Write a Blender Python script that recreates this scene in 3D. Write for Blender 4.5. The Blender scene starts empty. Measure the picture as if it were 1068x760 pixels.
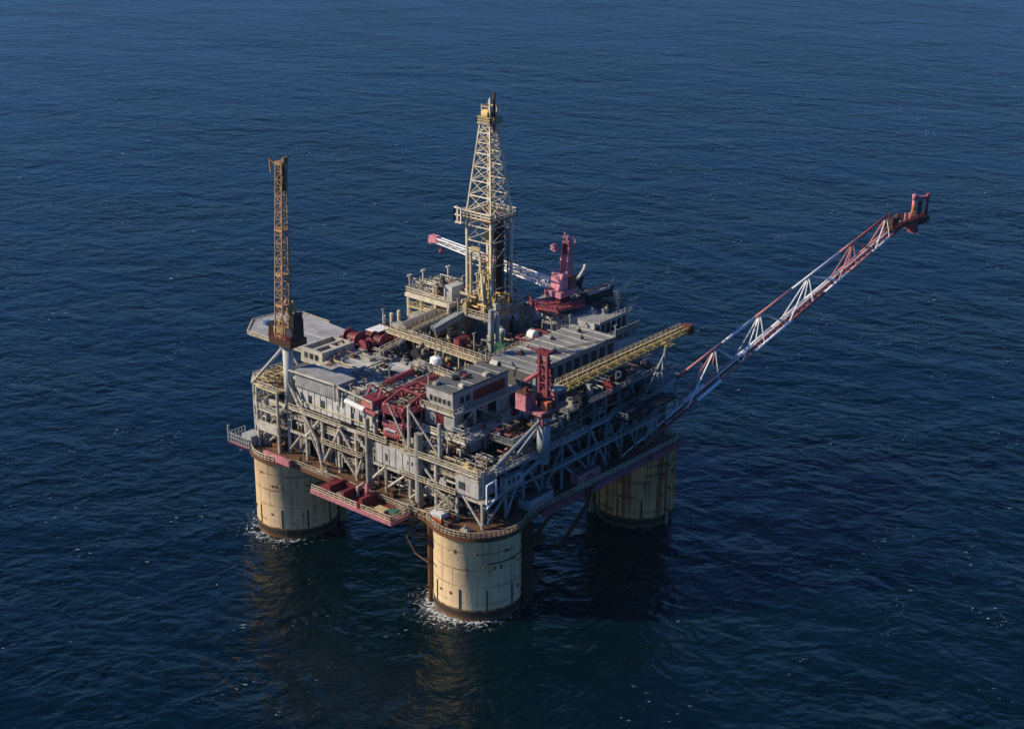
import bpy, math, random
from mathutils import Vector, Matrix
random.seed(11)
K = 0.77                      # everything below is drawn in deck units, then scaled to metres at the end
S = 78.0                      # column spacing
sc = bpy.context.scene
col = sc.collection
ROOT = {}                     # object -> absolute origin in deck units

# ------------------------------------------------------------------ materials
def N(nt, t, **kw):
    n = nt.nodes.new(t)
    for k, v in kw.items():
        if k in n.inputs: n.inputs[k].default_value = v
        else: setattr(n, k, v)
    return n

def math_node(nt, op, a, b=None, clamp=False):
    n = nt.nodes.new('ShaderNodeMath'); n.operation = op; n.use_clamp = clamp
    for i, v in enumerate((a, b)):
        if v is None: continue
        if isinstance(v, (int, float)): n.inputs[i].default_value = v
        else: nt.links.new(v, n.inputs[i])
    return n.outputs[0]

def mixc(nt, fac, a, b, mode='MIX'):
    n = nt.nodes.new('ShaderNodeMix'); n.data_type = 'RGBA'; n.blend_type = mode
    for s, v in ((n.inputs[0], fac), (n.inputs[6], a), (n.inputs[7], b)):
        if isinstance(v, (int, float)): s.default_value = v
        elif isinstance(v, tuple): s.default_value = (*v, 1)
        else: nt.links.new(v, s)
    return n.outputs[2]

def ramp(nt, v, lo, hi, smooth=True):
    n = nt.nodes.new('ShaderNodeMapRange'); n.interpolation_type = 'SMOOTHSTEP' if smooth else 'LINEAR'
    nt.links.new(v, n.inputs[0]); n.inputs[1].default_value = lo; n.inputs[2].default_value = hi
    return n.outputs[0]

def noise(nt, vec, scale, detail=4, rough=.6, stretch=None, dist=0):
    if stretch:
        m = nt.nodes.new('ShaderNodeVectorMath'); m.operation = 'MULTIPLY'
        nt.links.new(vec, m.inputs[0]); m.inputs[1].default_value = stretch; vec = m.outputs[0]
    n = nt.nodes.new('ShaderNodeTexNoise'); nt.links.new(vec, n.inputs['Vector'])
    n.inputs['Scale'].default_value = scale; n.inputs['Detail'].default_value = detail
    n.inputs['Roughness'].default_value = rough; n.inputs['Distortion'].default_value = dist
    return n.outputs[0]

RUST = (.115, .042, .016)
def mat(name, c, rust=.35, rough=.6, streak=.5, metal=0, dirt=.45, rustc=RUST, vary=.25):
    m = bpy.data.materials.new(name); m.use_nodes = True; nt = m.node_tree
    b = nt.nodes['Principled BSDF']
    pos = nt.nodes.new('ShaderNodeNewGeometry').outputs['Position']
    n1 = noise(nt, pos, .25, 5)
    n2 = noise(nt, pos, 1.1, 6, .7)
    n3 = noise(nt, pos, .9, 4, .6, (1, 1, .12))
    oi = nt.nodes.new('ShaderNodeObjectInfo').outputs['Random']
    dark = tuple(x * .45 for x in c)
    base = mixc(nt, math_node(nt, 'MULTIPLY', ramp(nt, n1, .35, .7), dirt), c, dark)
    base = mixc(nt, math_node(nt, 'MULTIPLY', ramp(nt, n3, .5, .75), streak * .6), base, dark)
    v = math_node(nt, 'MULTIPLY_ADD', oi, vary * 2); nt.nodes[-1].inputs[2].default_value = 1 - vary
    vc = nt.nodes.new('ShaderNodeCombineXYZ')
    for i in range(3): nt.links.new(v, vc.inputs[i])
    base = mixc(nt, 1.0, base, vc.outputs[0], 'MULTIPLY')
    n4 = noise(nt, pos, .55, 6, .75)
    base = mixc(nt, math_node(nt, 'MULTIPLY', ramp(nt, n4, .50, .66), .45 * dirt + .12), base, tuple(x * .38 for x in c))
    rm = math_node(nt, 'MULTIPLY', ramp(nt, n2, .64 - rust * .22, .74 - rust * .15), min(1, rust * 1.9))
    rs = math_node(nt, 'MULTIPLY', ramp(nt, n3, .56, .72), rust * streak * 1.2)
    fac = math_node(nt, 'MAXIMUM', rm, rs, True)
    base = mixc(nt, fac, base, rustc)
    nt.links.new(base, b.inputs['Base Color'])
    b.inputs['Roughness'].default_value = rough; b.inputs['Metallic'].default_value = metal
    b.inputs['Specular IOR Level'].default_value = .3
    bp = nt.nodes.new('ShaderNodeBump'); bp.inputs['Strength'].default_value = .35; bp.inputs['Distance'].default_value = .12
    nt.links.new(n2, bp.inputs['Height']); nt.links.new(bp.outputs[0], b.inputs['Normal'])
    return m

M = dict(
 steel=mat('steel_grey_cream', (.32, .30, .25), .48),
 steel_pale=mat('steel_pale', (.47, .445, .37), .46),
 steel_blue=mat('steel_bluegrey', (.30, .33, .335), .26),  # blue-grey steel; on the right face its tone stands in for shade
 white=mat('wall_white', (.42, .415, .39), .30, dirt=.55),
 grey=mat('roof_grey', (.27, .275, .27), .24, streak=.1, dirt=.6),
 greyd=mat('roof_dark_grey', (.105, .105, .10), .15, streak=.1, dirt=.5),
 greyl=mat('deck_light_grey', (.43, .435, .42), .28, streak=.1, dirt=.65),
 rail=mat('rail_cream', (.56, .50, .37), .5),
 yellow=mat('yellow_paint', (.62, .43, .14), .30),
 yellowp=mat('yellow_pale', (.47, .38, .20), .45),
 tan=mat('boom_rust_tan', (.38, .235, .115), .5),
 cream=mat('cream_paint_sunlit', (.66, .585, .43), .35),
 rose=mat('rose_paint', (.56, .22, .26), .25, rustc=(.2, .05, .05)),
 pinkd=mat('shaded_pink', (.25, .085, .10), .5, rustc=(.09, .03, .03)),  # faded pink darkened: the right edge's shade put into the colour
 steel_shade=mat('steel_in_shade', (.215, .24, .25), .26),  # pale steel darkened and blued, right face shade put into the colour
 red=mat('red_paint', (.30, .068, .075), .22, rustc=(.09, .02, .016)),
 redd=mat('red_dark', (.16, .022, .025), .3, rustc=(.05, .015, .012)),
 pink=mat('faded_pink', (.42, .16, .18), .5, rustc=(.13, .035, .03)),
 rust=mat('rust_brown', (.145, .065, .03), .55),
 rustdeck=mat('rust_deck', (.135, .078, .045), .60, streak=0),
 rustd=mat('rust_dark', (.07, .032, .02), .4),
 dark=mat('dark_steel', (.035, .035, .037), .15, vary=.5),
 black=mat('black_part', (.014, .014, .016), .05),
 glass=mat('window_dark', (.02, .026, .032), 0, rough=.15, streak=0),
 boomw=mat('boom_white', (.80, .79, .77), .10, dirt=.2),
 boomr=mat('boom_red', (.56, .23, .20), .25, rustc=(.2, .04, .03)),
 boomd=mat('boom_dark_red', (.24, .05, .05), .25, rustc=(.1, .02, .02)),
 green=mat('green_paint', (.035, .11, .075), .2),
 blue=mat('blue_paint', (.05, .12, .25), .1),
 orange=mat('orange_paint', (.62, .16, .05), .2),
 shaft=mat('crane_shaft', (.48, .48, .45), .12, streak=.5, dirt=.3),
)

def column_mat(name, c, rustk, seed, shade=1.0):
    m = bpy.data.materials.new(name); m.use_nodes = True; nt = m.node_tree
    b = nt.nodes['Principled BSDF']
    tc = nt.nodes.new('ShaderNodeTexCoord').outputs['Object']
    sp = nt.nodes.new('ShaderNodeSeparateXYZ'); nt.links.new(tc, sp.inputs[0])
    ang = math_node(nt, 'ARCTAN2', sp.outputs[1], sp.outputs[0])
    z = sp.outputs[2]
    cv = nt.nodes.new('ShaderNodeCombineXYZ')
    nt.links.new(math_node(nt, 'MULTIPLY', ang, 10.0), cv.inputs[0]); nt.links.new(z, cv.inputs[1]); cv.inputs[2].default_value = seed
    uv = cv.outputs[0]
    big = noise(nt, uv, .12, 4); fine = noise(nt, uv, .9, 6, .7)
    drip = noise(nt, uv, 1.0, 5, .65, (1, .05, 1)); drip2 = noise(nt, uv, .35, 4, .6, (1, .04, 1))
    def lines(v, step, width, off=0):
        a = math_node(nt, 'ADD', v, off); a = math_node(nt, 'DIVIDE', a, step)
        f = math_node(nt, 'FRACT', a); f = math_node(nt, 'SUBTRACT', f, .5); f = math_node(nt, 'ABSOLUTE', f)
        return ramp(nt, f, .5 - width / step, .5 - width / step * .35)
    hl = lines(z, 4.1, .26+rustk*.35); vl = lines(ang, math.pi / 9, .012+rustk*.03, .2)
    patch = ramp(nt, noise(nt, uv, .22, 3), .42, .62)
    ln = math_node(nt, 'MULTIPLY', math_node(nt, 'MAXIMUM', hl, vl), math_node(nt, 'MULTIPLY_ADD', patch, .65))
    nt.nodes[-1].inputs[1].default_value = .65
    nt.nodes[-2].inputs[2].default_value = .12
    base = mixc(nt, ramp(nt, big, .35, .7), c, tuple(x * .80 for x in c))
    base = mixc(nt, math_node(nt, 'MULTIPLY', ramp(nt, drip2, .46, .68), min(.9, .15 + rustk * .8)), base, (c[0] * .62, c[1] * .5, c[2] * .34))
    base = mixc(nt, math_node(nt, 'MULTIPLY', ramp(nt, drip, .53, .67), min(.95, .12 + rustk)), base, (.22, .095, .035))
    if rustk > .5: base = mixc(nt, math_node(nt, 'MULTIPLY', ramp(nt, noise(nt, uv, .55, 4, .6, (1, .03, 1)), .50, .58), .8), base, (.27, .085, .03))
    base = mixc(nt, math_node(nt, 'MULTIPLY', ln, .5 + rustk * .5), base, (.16, .065, .025))
    base = mixc(nt, math_node(nt, 'MULTIPLY', ramp(nt, fine, .66, .74), .7), base, (.14, .055, .02))
    # splash zone: a dark tide band low down, rusty lip above it
    zj = math_node(nt, 'ADD', z, math_node(nt, 'MULTIPLY', math_node(nt, 'SUBTRACT', fine, .5), 1.5))
    base = mixc(nt, math_node(nt, 'SUBTRACT', 1, ramp(nt, zj, 2.4, 2.8)), base, (.17, .085, .035))
    base = mixc(nt, math_node(nt, 'SUBTRACT', 1, ramp(nt, zj, 1.9, 2.3)), base, (.045, .034, .022))
    base = mixc(nt, math_node(nt, 'SUBTRACT', 1, ramp(nt, zj, .4, 1.0)), base, (.16, .08, .035))
    nt.links.new(base, b.inputs['Base Color']); b.inputs['Roughness'].default_value = .55
    b.inputs['Specular IOR Level'].default_value = .3
    bp = nt.nodes.new('ShaderNodeBump'); bp.inputs['Strength'].default_value = .4; bp.inputs['Distance'].default_value = .1
    nt.links.new(math_node(nt, 'ADD', fine, math_node(nt, 'MULTIPLY', ln, -1.5)), bp.inputs['Height']); nt.links.new(bp.outputs[0], b.inputs['Normal'])
    return m

# ------------------------------------------------------------------ mesh builder
class MB:
    def __init__(s): s.v = []; s.f = []
    def add(s, vs, fs):
        o = len(s.v); s.v += [tuple(v) for v in vs]; s.f += [tuple(i + o for i in f) for f in fs]; return s
    def box(s, x0, x1, y0, y1, z0, z1):
        if x0 > x1: x0, x1 = x1, x0
        if y0 > y1: y0, y1 = y1, y0
        return s.add([(x0,y0,z0),(x1,y0,z0),(x1,y1,z0),(x0,y1,z0),(x0,y0,z1),(x1,y0,z1),(x1,y1,z1),(x0,y1,z1)],
              [(0,3,2,1),(4,5,6,7),(0,1,5,4),(1,2,6,5),(2,3,7,6),(3,0,4,7)])
    def frame(s, p, q):
        d = (Vector(q) - Vector(p)); L = d.length; d = d / L if L else Vector((0,0,1))
        up = Vector((0,0,1)) if abs(d.z) < .95 else Vector((1,0,0))
        a = d.cross(up).normalized(); return d, a, a.cross(d).normalized() * -1
    def bar(s, p, q, w=.3, h=None):
        h = h or w; p = Vector(p); q = Vector(q); d, a, b = s.frame(p, q)
        vs = [c + a * (w/2*i) + b * (h/2*j) for c in (p, q) for i, j in ((-1,-1),(1,-1),(1,1),(-1,1))]
        return s.add(vs, [(0,3,2,1),(4,5,6,7),(0,1,5,4),(1,2,6,5),(2,3,7,6),(3,0,4,7)])
    def tube(s, p, q, r, r1=None, n=10):
        r1 = r if r1 is None else r1; p = Vector(p); q = Vector(q); d, a, b = s.frame(p, q)
        vs = []
        for c, rr in ((p, r), (q, r1)):
            for i in range(n):
                t = 2*math.pi*i/n; vs.append(c + a*(rr*math.cos(t)) + b*(rr*math.sin(t)))
        fs = [(i, (i+1)%n, n+(i+1)%n, n+i) for i in range(n)] + [tuple(range(n))[::-1], tuple(range(n, 2*n))]
        return s.add(vs, fs)
    def path(s, pts, r, n=8):
        for a, b in zip(pts, pts[1:]): s.tube(a, b, r, n=n)
        for p in pts[1:-1]: s.ball(p, r*1.04, 6)
        return s
    def ball(s, c, r, n=8, zs=1.0):
        vs = []; fs = []
        for i in range(1, n):
            ph = math.pi*i/n
            for j in range(n): t = 2*math.pi*j/n; vs.append((c[0]+r*math.sin(ph)*math.cos(t), c[1]+r*math.sin(ph)*math.sin(t), c[2]+r*zs*math.cos(ph)))
        vs += [(c[0],c[1],c[2]+r*zs), (c[0],c[1],c[2]-r*zs)]; T = len(vs)-2
        for i in range(n-2):
            for j in range(n): fs.append((i*n+j, (i+1)*n+j, (i+1)*n+(j+1)%n, i*n+(j+1)%n))
        for j in range(n): fs.append((T, j, (j+1)%n)); fs.append((T+1, (n-2)*n+(j+1)%n, (n-2)*n+j))
        return s.add(vs, fs)
    def prism(s, poly, z0, z1):
        n = len(poly); vs = [(x,y,z0) for x,y in poly]+[(x,y,z1) for x,y in poly]
        return s.add(vs, [tuple(range(n))[::-1], tuple(range(n,2*n))]+[(i,(i+1)%n,n+(i+1)%n,n+i) for i in range(n)])
    def extr(s, poly3, off):
        n = len(poly3); off = Vector(off); vs = [Vector(p) for p in poly3] + [Vector(p)+off for p in poly3]
        return s.add(vs, [tuple(range(n))[::-1], tuple(range(n,2*n))]+[(i,(i+1)%n,n+(i+1)%n,n+i) for i in range(n)])
    def rail(s, pts, h=1.7, w=.17, step=2.4, toe=True):
        for a, b in zip(pts, pts[1:]):
            a = Vector(a); b = Vector(b); L = (b-a).length; k = max(1, round(L/step))
            for i in range(k+1):
                p = a.lerp(b, i/k); s.bar(p, p+Vector((0,0,h)), w)
            for z in (h, h*.52): s.bar(a+Vector((0,0,z)), b+Vector((0,0,z)), w)
            if toe: s.bar(a+Vector((0,0,.15)), b+Vector((0,0,.15)), .08, .3)
        return s
    def build(s, name, m, parent=None, smooth=False):
        if not s.v: return None
        o0 = ROOT.get(parent.name, Vector((0,0,0))) if parent else Vector((0,0,0))
        if parent is None:
            xs = [v[0] for v in s.v]; ys = [v[1] for v in s.v]; zs = [v[2] for v in s.v]
            org = Vector(((min(xs)+max(xs))/2, (min(ys)+max(ys))/2, min(zs)))
        else: org = o0
        me = bpy.data.meshes.new(name)
        me.from_pydata([(v[0]-org.x, v[1]-org.y, v[2]-org.z) for v in s.v], [], s.f)
        if smooth:
            for p in me.polygons: p.use_smooth = len(p.vertices) == 4
        me.materials.append(M[m] if isinstance(m, str) else m)
        o = bpy.data.objects.new(name, me); col.objects.link(o)
        if parent: o.parent = parent
        else: o.location = org
        ROOT[o.name] = org
        return o

def tag(o, label=None, cat=None, group=None, kind=None):
    if label: o['label'] = label
    if cat: o['category'] = cat
    if group: o['group'] = group
    if kind: o['kind'] = kind
    return o
def thing(name, label, cat, loc, group=None):
    o = bpy.data.objects.new(name, None); col.objects.link(o); o.location = loc; o.empty_display_size = .5
    ROOT[o.name] = Vector(loc); return tag(o, label, cat, group)

def dup(src, newloc, label=None):
    r = src.copy(); col.objects.link(r); r.location = newloc
    if label: r['label'] = label
    for ch in [o for o in list(bpy.data.objects) if o.parent == src]:
        c = ch.copy(); col.objects.link(c); c.parent = r
        for g in [o for o in list(bpy.data.objects) if o.parent == ch]:
            d = g.copy(); col.objects.link(d); d.parent = c
    return r

def lattice(parent, p, q, w0, w1, bays, chord, brace, m, up=(0,0,1), h0=None, h1=None, chord_name='chord', brace_name='lacing', tri=False, mats=None):
    """four-chord lattice from p to q, tapering w0 -> w1"""
    p = Vector(p); q = Vector(q); d = (q-p).normalized(); up = Vector(up); a = d.cross(up).normalized(); b = a.cross(d).normalized()
    h0 = h0 or w0; h1 = h1 or w1
    def corner(t, i, j): return p.lerp(q, t) + a*((w0+(w1-w0)*t)/2*i) + b*((h0+(h1-h0)*t)/2*j)
    cs = [(-1,-1),(1,-1),(1,1),(-1,1)]
    for c in cs:
        mb = MB(); mb.tube(corner(0,*c), corner(1,*c), chord, n=6); mb.build(chord_name, m, parent)
    for k in range(4):
        c0, c1 = cs[k], cs[(k+1)%4]; mb = MB()
        for i in range(bays):
            t0, t1 = i/bays, (i+1)/bays
            mb.bar(corner(t0,*c0), corner(t0,*c1), brace)
            if i % 2: mb.bar(corner(t0,*c0), corner(t1,*c1), brace)
            else: mb.bar(corner(t0,*c1), corner(t1,*c0), brace)
        mb.bar(corner(1,*c0), corner(1,*c1), brace)
        mb.build(brace_name, m, parent)
    return corner

# ------------------------------------------------------------------ camera and light
CAM = Vector((-297.79, -264.22, 225.0)); FW = Vector((.71402, .60339, -.35511)); RT = Vector((.6471, -.76238, .00571)); UP = Vector((.26728, .23387, .93481))
cd = bpy.data.cameras.new('camera'); cam = bpy.data.objects.new('camera', cd); col.objects.link(cam)
R3 = Matrix((RT, UP, -FW)).transposed(); cam.matrix_world = Matrix.Translation(CAM*K) @ R3.to_4x4()
cd.sensor_width = 36; cd.lens = 36*1600/1068; cd.clip_end = 60000; cd.clip_start = 1
sc.camera = cam
sun_az = Vector((-.67, .74)).normalized(); EL = math.radians(30)
sd = Vector((sun_az.x*math.cos(EL), sun_az.y*math.cos(EL), math.sin(EL)))
sl = bpy.data.lights.new('sun', 'SUN'); sl.energy = 6.2; sl.angle = math.radians(.5); sl.color = (1, .87, .68)
so = bpy.data.objects.new('sun', sl); col.objects.link(so); so.rotation_euler = sd.to_track_quat('Z', 'Y').to_euler(); so.location = (0,0,200)
w = bpy.data.worlds.new('World'); sc.world = w; w.use_nodes = True; nt = w.node_tree
sky = nt.nodes.new('ShaderNodeTexSky'); sky.sky_type = 'NISHITA'; sky.sun_disc = False; sky.sun_elevation = EL
sky.sun_rotation = math.atan2(sun_az.x, sun_az.y); sky.altitude = 200; sky.air_density = 1.0; sky.dust_density = 0.5; sky.ozone_density = 4
bg = nt.nodes['Background']; bg.inputs['Strength'].default_value = .078; tint = mixc(nt, 1.0, sky.outputs[0], (.45, .83, 1.46), 'MULTIPLY'); nt.links.new(tint, bg.inputs[0])
sc.view_settings.view_transform = 'Standard'; sc.view_settings.look = 'None'; sc.view_settings.exposure = 0

# ------------------------------------------------------------------ sea
def sea():
    m = bpy.data.materials.new('sea_water'); m.use_nodes = True; nt = m.node_tree; b = nt.nodes['Principled BSDF']
    pos = nt.nodes.new('ShaderNodeNewGeometry').outputs['Position']
    def rot(a, sx, sy):
        mp = nt.nodes.new('ShaderNodeMapping'); mp.vector_type = 'TEXTURE'
        nt.links.new(pos, mp.inputs[0]); mp.inputs['Rotation'].default_value = (0,0,a); mp.inputs['Scale'].default_value = (sx, sy, 1); return mp.outputs[0]
    az = math.atan2(RT.y, RT.x)
    h = None
    for (da, wl, st, amp, det) in ((-.35, 70, 1.6, 2.1, 2), (-.7, 18, 1.7, 1.15, 3), (.55, 10, 1.5, .85, 3), (-.55, 4.8, 1.7, .58, 4), (.4, 2.2, 1.4, .24, 4)):
        n = noise(nt, rot(az+da, wl*st, wl), 1.0, det, .52, dist=.7)
        t = math_node(nt, 'MULTIPLY', n, amp*2.4)
        h = t if h is None else math_node(nt, 'ADD', h, t)
    # calmer and rougher patches
    patch = noise(nt, pos, .004, 3, .5)
    bp = nt.nodes.new('ShaderNodeBump'); bp.inputs['Distance'].default_value = 1.0
    gust = noise(nt, rot(az-.5, 150, 55), 1.0, 5, .6, dist=1.5)
    st = math_node(nt, 'MULTIPLY_ADD', ramp(nt, gust, .38, .62), .62); nt.nodes[-1].inputs[2].default_value = .36
    nt.links.new(st, bp.inputs['Strength']); nt.links.new(h, bp.inputs['Height']); nt.links.new(bp.outputs[0], b.inputs['Normal'])
    # whitecaps: rare flecks on the crests
    cap = noise(nt, rot(az, 2.0, .9), 1.0, 5, .65); clump = noise(nt, rot(az+.9, 26, 9), 1.0, 3, .6)
    capm = math_node(nt, 'MULTIPLY', ramp(nt, cap, .635, .67), ramp(nt, clump, .585, .65))
    # foam round the legs, drawn out down-wave
    lace = noise(nt, pos, .55, 7, .72, dist=2.2)
    sp = nt.nodes.new('ShaderNodeSeparateXYZ'); nt.links.new(pos, sp.inputs[0])
    foam = None
    for (cx, cy, amt, dx, dy) in ((0, 0, 1.0, -.55, .15), (0, S, .72, -.65, .1), (S, 0, .55, -.2, -.3), (S, S, .4, 0, 0)):
        cx *= K; cy *= K
        a = math_node(nt, 'SUBTRACT', sp.outputs[0], cx); c = math_node(nt, 'SUBTRACT', sp.outputs[1], cy)
        r = math_node(nt, 'SQRT', math_node(nt, 'ADD', math_node(nt, 'MULTIPLY', a, a), math_node(nt, 'MULTIPLY', c, c)))
        lean = math_node(nt, 'ADD', math_node(nt, 'MULTIPLY', a, dx), math_node(nt, 'MULTIPLY', c, dy))
        rr = math_node(nt, 'SUBTRACT', r, math_node(nt, 'MULTIPLY', math_node(nt, 'MAXIMUM', lean, 0), .45))
        fall = math_node(nt, 'SUBTRACT', 1, ramp(nt, rr, 9.9, 15.0))
        near = math_node(nt, 'SUBTRACT', 1, ramp(nt, rr, 8.5, 10.4))
        q = math_node(nt, 'ADD', lace, math_node(nt, 'ADD', math_node(nt, 'MULTIPLY', fall, .13*amt), math_node(nt, 'MULTIPLY', near, .09*amt)))
        q = math_node(nt, 'MULTIPLY', ramp(nt, q, .655, .78), math_node(nt, 'GREATER_THAN', fall, .001))
        foam = q if foam is None else math_node(nt, 'MAXIMUM', foam, q)
    fm = math_node(nt, 'MAXIMUM', math_node(nt, 'MULTIPLY', foam, .9), math_node(nt, 'MULTIPLY', capm, .75), True)
    tone = mixc(nt, ramp(nt, patch, .3, .7), (.0002, .0040, .0055), (.0004, .0060, .0085))
    nt.links.new(mixc(nt, fm, tone, (.62, .66, .66)), b.inputs['Base Color'])
    nt.links.new(mixc(nt, fm, (.22,)*3, (.7,)*3), b.inputs['Roughness'])
    b.inputs['IOR'].default_value = 1.33; b.inputs['Specular Tint'].default_value = (.24, .66, .92, 1)
    mb = MB(); L = 24000; mb.add([(-L,-L,0),(L,-L,0),(L,L,0),(-L,L,0)], [(0,1,2,3)])
    o = mb.build('sea', m); o['kind'] = 'structure'; o['label'] = 'dark blue choppy open sea with small whitecaps'
sea()

# thin sea haze: a low slab of scattering air over the whole sea
def haze():
    m = bpy.data.materials.new('sea_haze'); m.use_nodes = True; nt = m.node_tree; nt.nodes.remove(nt.nodes['Principled BSDF'])
    v = nt.nodes.new('ShaderNodeVolumeScatter'); v.inputs['Color'].default_value = (.34, .66, 1, 1); v.inputs['Density'].default_value = .000025; v.inputs['Anisotropy'].default_value = .1
    nt.links.new(v.outputs[0], nt.nodes['Material Output'].inputs['Volume'])
    mb = MB(); mb.box(-3000, 6000, -3000, 6000, -20, 420)
    o = mb.build('haze', m); o['kind'] = 'structure'; o['label'] = 'thin bluish sea haze'
haze()

# ------------------------------------------------------------------ levels
LD, L2, L3, LT = 27.0, 35.6, 43.2, 52.6
X0, Y0, X1, Y1 = -5.3, -6.5, 84.0, 84.5

# ------------------------------------------------------------------ hull columns
def column(cx, cy, label, m, seed, extras):
    t = thing('hull_column', label, 'platform leg', (cx, cy, 0), 'round legs standing in the sea under the platform')
    mb = MB(); n = 72
    prof = [(13, -12), (13, 25.6), (13.5, 25.9), (13.5, 26.3)]
    vs = []; fs = []
    for r, z in prof:
        for i in range(n): a = 2*math.pi*i/n; vs.append((cx+r*math.cos(a), cy+r*math.sin(a), z))
    for k in range(len(prof)-1):
        for i in range(n): fs.append((k*n+i, k*n+(i+1)%n, (k+1)*n+(i+1)%n, (k+1)*n+i))
    fs.append(tuple((len(prof)-1)*n+i for i in range(n)))
    mb.add(vs, fs); mb.build('shell', m, t, smooth=True)
    rnd = random.Random(seed)
    def pol(a, r, z): a = math.radians(a); return (cx+r*math.cos(a), cy+r*math.sin(a), z)
    view = math.degrees(math.atan2(CAM.y-cy, CAM.x-cx))
    for da in (-62, -24, 12, 48):          # dark recessed fender slots low on the wall
        a = view+da+rnd.uniform(-3, 3); s = MB(); s.bar(pol(a, 13.02, 3.4), pol(a, 13.02, 9.8), .42, .3); s.build('slot', 'black', t)
    for i in range(14):                    # small rusty pads in a row
        a = view+rnd.uniform(-78, 80); z = rnd.choice([16.2, 16.6, 17.4, 17.0, 21, 7.5]); s = MB()
        p = Vector(pol(a, 13.05, z)); s.bar(p, p+Vector((0,0,rnd.uniform(.5, 1.3))), rnd.uniform(.4, .9), .25); s.build('rust_pad', 'rust', t)
    for z in (18.2,):
        s = MB()
        for i in range(40):
            a0 = view+12+i*1.9; s.bar(pol(a0, 13.1, z), pol(a0+1.9, 13.1, z), .3, .35)
        s.build('ring_stiffener', 'rust', t)
    for a, r, top in extras:               # vertical caissons and risers clamped on the wall
        s = MB(); p = pol(view+a, 13+r+.2, 0); s.tube((p[0], p[1], -6), (p[0], p[1], top), r, n=12); s.build('caisson_pipe', rnd.choice(['rust', 'yellowp', 'rustd']), t)
        s = MB()
        for z in (5, 13, 21):
            s.bar(pol(view+a, 12.8, z), pol(view+a, 13+r*2+.6, z), r*1.8, .5)
        s.build('pipe_clamp', 'rustd', t)
    return t
view1 = 0
c1 = column(0, 0, 'cream round platform leg nearest the camera with white foam at its foot', column_mat('column_cream', (.95, .70, .40), .22, 3), 3, [(77, .9, 25), (88, 1.5, 25), (-86, .7, 25.5), (97, 1.0, 24)])
c2 = column(0, S, 'cream round platform leg at left below the tan crane corner', column_mat('column_cream_left', (.90, .65, .37), .42, 8), 5, [(84, 1.1, 24), (96, 1.4, 24), (106, .9, 24)])
c3 = column(S, 0, 'rust streaked yellow platform leg at right below the flare boom root', column_mat('column_rusty', (.84, .50, .20), 1.0, 13), 9, [(-84, 1.4, 24), (-93, 1.1, 24), (50, .45, 26)])
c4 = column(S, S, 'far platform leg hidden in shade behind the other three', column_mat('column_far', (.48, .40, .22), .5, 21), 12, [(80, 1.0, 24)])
# landing platforms on the right side of the near leg
def pol(cx, cy, a, r, z): a = math.radians(a); return Vector((cx+r*math.cos(a), cy+r*math.sin(a), z))
v1 = math.degrees(math.atan2(CAM.y, CAM.x))
for z, ww in ((19.5, 2.4), (7.0, 2.0)):
    s = MB(); p = pol(0,0,v1+88,16.2,z); s.box(p.x-ww, p.x+ww, p.y-ww, p.y+ww*.6, z, z+.4)
    s.rail([(p.x-ww,p.y-ww,z+.4),(p.x+ww,p.y-ww,z+.4),(p.x+ww,p.y+ww*.6,z+.4)], 1.5)
    s.tube((p.x-1,p.y,z), (p.x-2.6,p.y+.8,z-3.4), .8, .4); s.build('access_platform', 'rust', c1)

# ------------------------------------------------------------------ platform structure
P = thing('production_platform', 'offshore platform deck structure of grey trusses, stacked decks and railings carried on the round legs', 'oil platform', (40, 40, 26.2))
def arc(cx, cy, r, a0, a1, n=16): return [(cx+r*math.cos(math.radians(a0+(a1-a0)*i/n)), cy+r*math.sin(math.radians(a0+(a1-a0)*i/n))) for i in range(n+1)]
RR = 14.2
out = arc(0,0,RR,180,270,20) + arc(S,0,RR,270,360) + arc(S,S,RR,0,90) + arc(0,S,RR,90,180)
# real edge is inset between the legs
def outline(inset):
    pts = arc(0,0,RR,148,302,26)
    pts += [(14, -11.2), (30, -11.6), (64, -12.6), (84, -12.9), (85.5, -10), (85.5, 6)]
    pts += [(88, 16), (88, 64)] + arc(S,S,RR,-10,100,14) + [(64, 90), (14, 90)] + arc(0,S,RR,66,212,24)
    pts += [(-10.6+inset, 66), (-10.6+inset, 12)]
    return pts
ol = outline(0)
s = MB(); s.prism(ol, 26.3, LD); s.build('lower_deck', 'rustdeck', P)
edge = MB()
pts = [(x, y, LD-.5) for x, y in ol]; pts.append(pts[0])
for a, b in zip(pts, pts[1:]): edge.bar(a, b, .35, 1.3)
edge.build('edge_beam', 'rust', P)
# edge rails, in runs
segs = [ol[0:27], ol[26:29], ol[28:33], ol[-27:-1], [ol[-3], ol[-2], ol[-1], ol[0]]]
for sg in segs:
    s = MB(); s.rail([(x*.992, y*.992, LD) for x, y in sg], 1.7, .2, 2.2); s.build('handrail', 'rail', P)
# pink fascia along the right edge
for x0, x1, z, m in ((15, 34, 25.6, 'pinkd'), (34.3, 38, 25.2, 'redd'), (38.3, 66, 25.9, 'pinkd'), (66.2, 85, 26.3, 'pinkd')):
    yo = 0 if x0 < 38 else (-.9 if x0 < 60 else -2.0); s = MB(); s.box(x0, x1, -12.2+yo, -11.7+yo, z-1.0, z+1.0); s.box(x0, x1, -12.8+yo, -11.7+yo, z+1.05, z+1.3); s.build('fascia_girder', m, P)
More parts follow.
